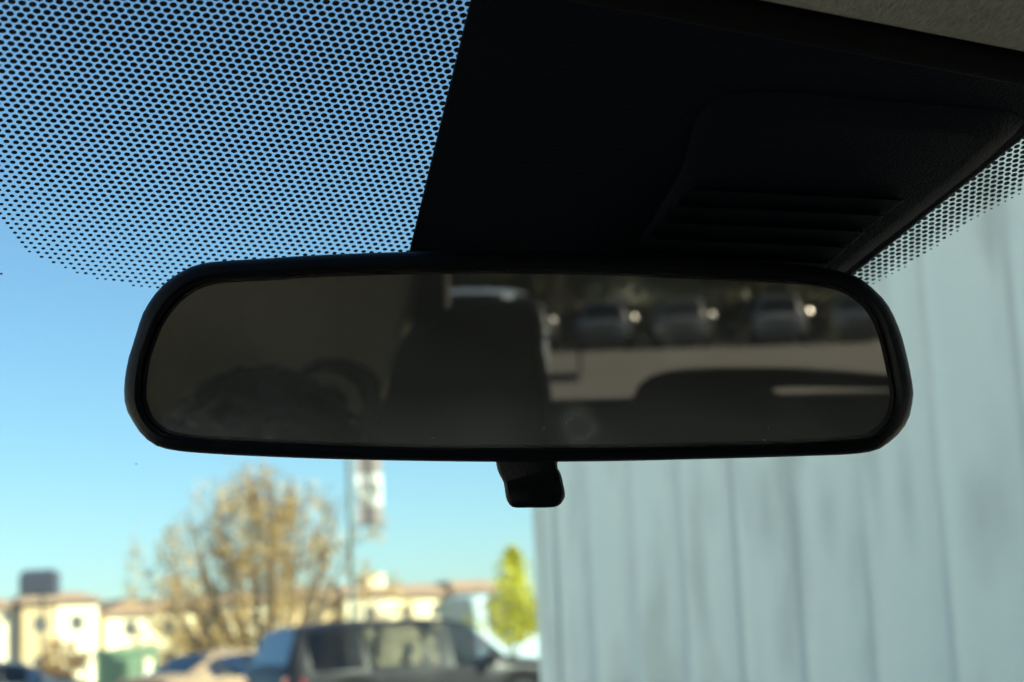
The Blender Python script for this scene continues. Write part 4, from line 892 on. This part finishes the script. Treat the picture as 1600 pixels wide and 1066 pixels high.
# ------------------------------------------------------------------ far buildings
M['stucco'] = mat('cream_stucco', (.70, .57, .36), .9, var=.08, scale=.4, bump=.2, bscale=6)
M['stucco2'] = mat('pale_stucco', (.74, .63, .44), .9, var=.08, scale=.4, bump=.2, bscale=6)
M['tan_wall'] = mat('tan_stucco', (.46, .33, .18), .9, var=.08, scale=.4)
M['tiles'] = mat('roof_tiles', (.24, .15, .10), .85, var=.25, scale=2.5)
M['win_frame'] = mat('window_frame', (.35, .31, .26), .6)
M['win_glass'] = mat('window_glass', (.03, .035, .04), .08, spec=.8)
def house(name, label, x0, x1, ytop, d, blocks, roofh, gable=False, chim=(), dd=0):
    """x0..x1, ytop: place of the facade; blocks: list of (t0, t1, forward m, raise m, wall material)"""
    a, b_ = ground(x0, d), ground(x1, d+dd)
    ux = (b_-a); W = ux.length; ux.normalize(); ang = math.atan2(ux.y, ux.x)
    root = empty(name, (a.x, a.y, 0), ang, label, 'building')
    hzn = 1010+(800-(x0+x1)/2)*.0454
    H = 1.3+(hzn-ytop)*d/F_PX - roofh
    for (t0, t1, fw, rs, m_) in blocks:
        X0, X1 = W*t0, W*t1; h = H+rs; dp = 10
        fl = max(2, int(round(h/2.9))); bays = max(1, int((X1-X0)/3.2)); bw = (X1-X0)/bays; fh = h/fl
        mb = MB()
        # facade built round its window openings
        ww, wh = min(1.3, bw*.45), 1.45
        xs_ = [X0]; 
        for i in range(bays): xs_ += [X0+bw*(i+.5)-ww/2, X0+bw*(i+.5)+ww/2]
        xs_.append(X1); zs_ = [0]
        for f in range(fl): zs_ += [fh*f+.85, fh*f+.85+wh]
        zs_.append(h)
        for i in range(len(xs_)-1):
            for j in range(len(zs_)-1):
                if i % 2 == 1 and j % 2 == 1: continue
                mb.box((xs_[i], -fw, zs_[j]), (xs_[i+1], -fw+.25, zs_[j+1]))
        mb.box((X0, -fw+.25, 0), (X1, dp, h)); mb.build('wall', m_, root)
        rb = h+.002; ov = .5
        mb = MB()
        if gable:
            mb.loops([[(X0-ov, -fw-ov, rb), (X1+ov, -fw-ov, rb), ((X0+X1)/2, -fw-ov, rb+roofh)], [(X0-ov, dp, rb), (X1+ov, dp, rb), ((X0+X1)/2, dp, rb+roofh)]])
        else:
            mb.loops([[(X0-ov, -fw-ov, rb), (X1+ov, -fw-ov, rb), (X1+ov, dp, rb), (X0-ov, dp, rb)], [(X0-ov, -fw-ov, rb+.15), (X1+ov, -fw-ov, rb+.15), (X1+ov, dp, rb+.15), (X0-ov, dp, rb+.15)], [(X0+.8, -fw+dp*.38, rb+roofh), (X1-.8, -fw+dp*.38, rb+roofh), (X1-.8, dp*.6, rb+roofh), (X0+.8, dp*.6, rb+roofh)]])
        mb.build('roof', 'tiles', root)
        for i in range(bays):
            for f in range(fl):
                cx = X0+bw*(i+.5); z0 = fh*f+.85
                mb = MB()
                for (p, q_) in (((cx-ww/2, -fw+.06, z0), (cx-ww/2+.09, -fw+.16, z0+wh)), ((cx+ww/2-.09, -fw+.06, z0), (cx+ww/2, -fw+.16, z0+wh)), ((cx-ww/2+.09, -fw+.06, z0), (cx+ww/2-.09, -fw+.16, z0+.09)), ((cx-ww/2+.09, -fw+.06, z0+wh-.09), (cx+ww/2-.09, -fw+.16, z0+wh)), ((cx-.04, -fw+.06, z0+.09), (cx+.04, -fw+.16, z0+wh-.09))): mb.box(p, q_)
                wd = mb.build('window', 'win_frame', root)
                mb = MB(); mb.box((cx-ww/2+.09, -fw+.17, z0+.09), (cx+ww/2-.09, -fw+.2, z0+wh-.09)); mb.build('pane', 'win_glass', wd)
                if f > 0 and i % 3 == 1:
                    mb = MB(); mb.box((cx-1.1, -fw-1.0, z0-.75), (cx+1.1, -fw-.002, z0-.6)); mb.box((cx-1.1, -fw-1.0, z0-.6), (cx+1.1, -fw-.93, z0+.3)); mb.build('balcony', m_, root)
    for t, ch_ in chim:
        mb = MB(); mb.box((W*t-1.1, 1.5, H), (W*t+1.1, 3.6, H+roofh+ch_)); mb.box((W*t-1.25, 1.35, H+roofh+ch_), (W*t+1.25, 3.75, H+roofh+ch_+.25)); mb.build('chimney', 'stucco2', root)
house('apartment_block', 'cream apartment block at the left edge below the parking lamp', -60, 152, 926, 150, [(0, .42, .0, -.3, 'stucco2'), (.42, .68, 1.2, 0, 'tan_wall'), (.68, 1, .3, .1, 'stucco2')], 1.0, dd=5)
house('gabled_house', 'small cream gabled house between the left flats and the brown tree', 166, 240, 934, 158, [(0, 1, 0, 0, 'stucco2')], 1.6, True, dd=2)
house('apartment_row', 'long cream apartment row with terracotta roof behind the brown tree', 236, 790, 908, 165, [(0, .18, 0, -.9, 'stucco'), (.18, .36, 1.4, -.5, 'stucco2'), (.36, .52, 0, -.3, 'tan_wall'), (.52, .66, 1.2, -.1, 'stucco2'), (.66, .84, .2, -.2, 'stucco'), (.84, 1, 1.2, 0, 'stucco2')], 1.3, False, ((.63, .6),), dd=15)
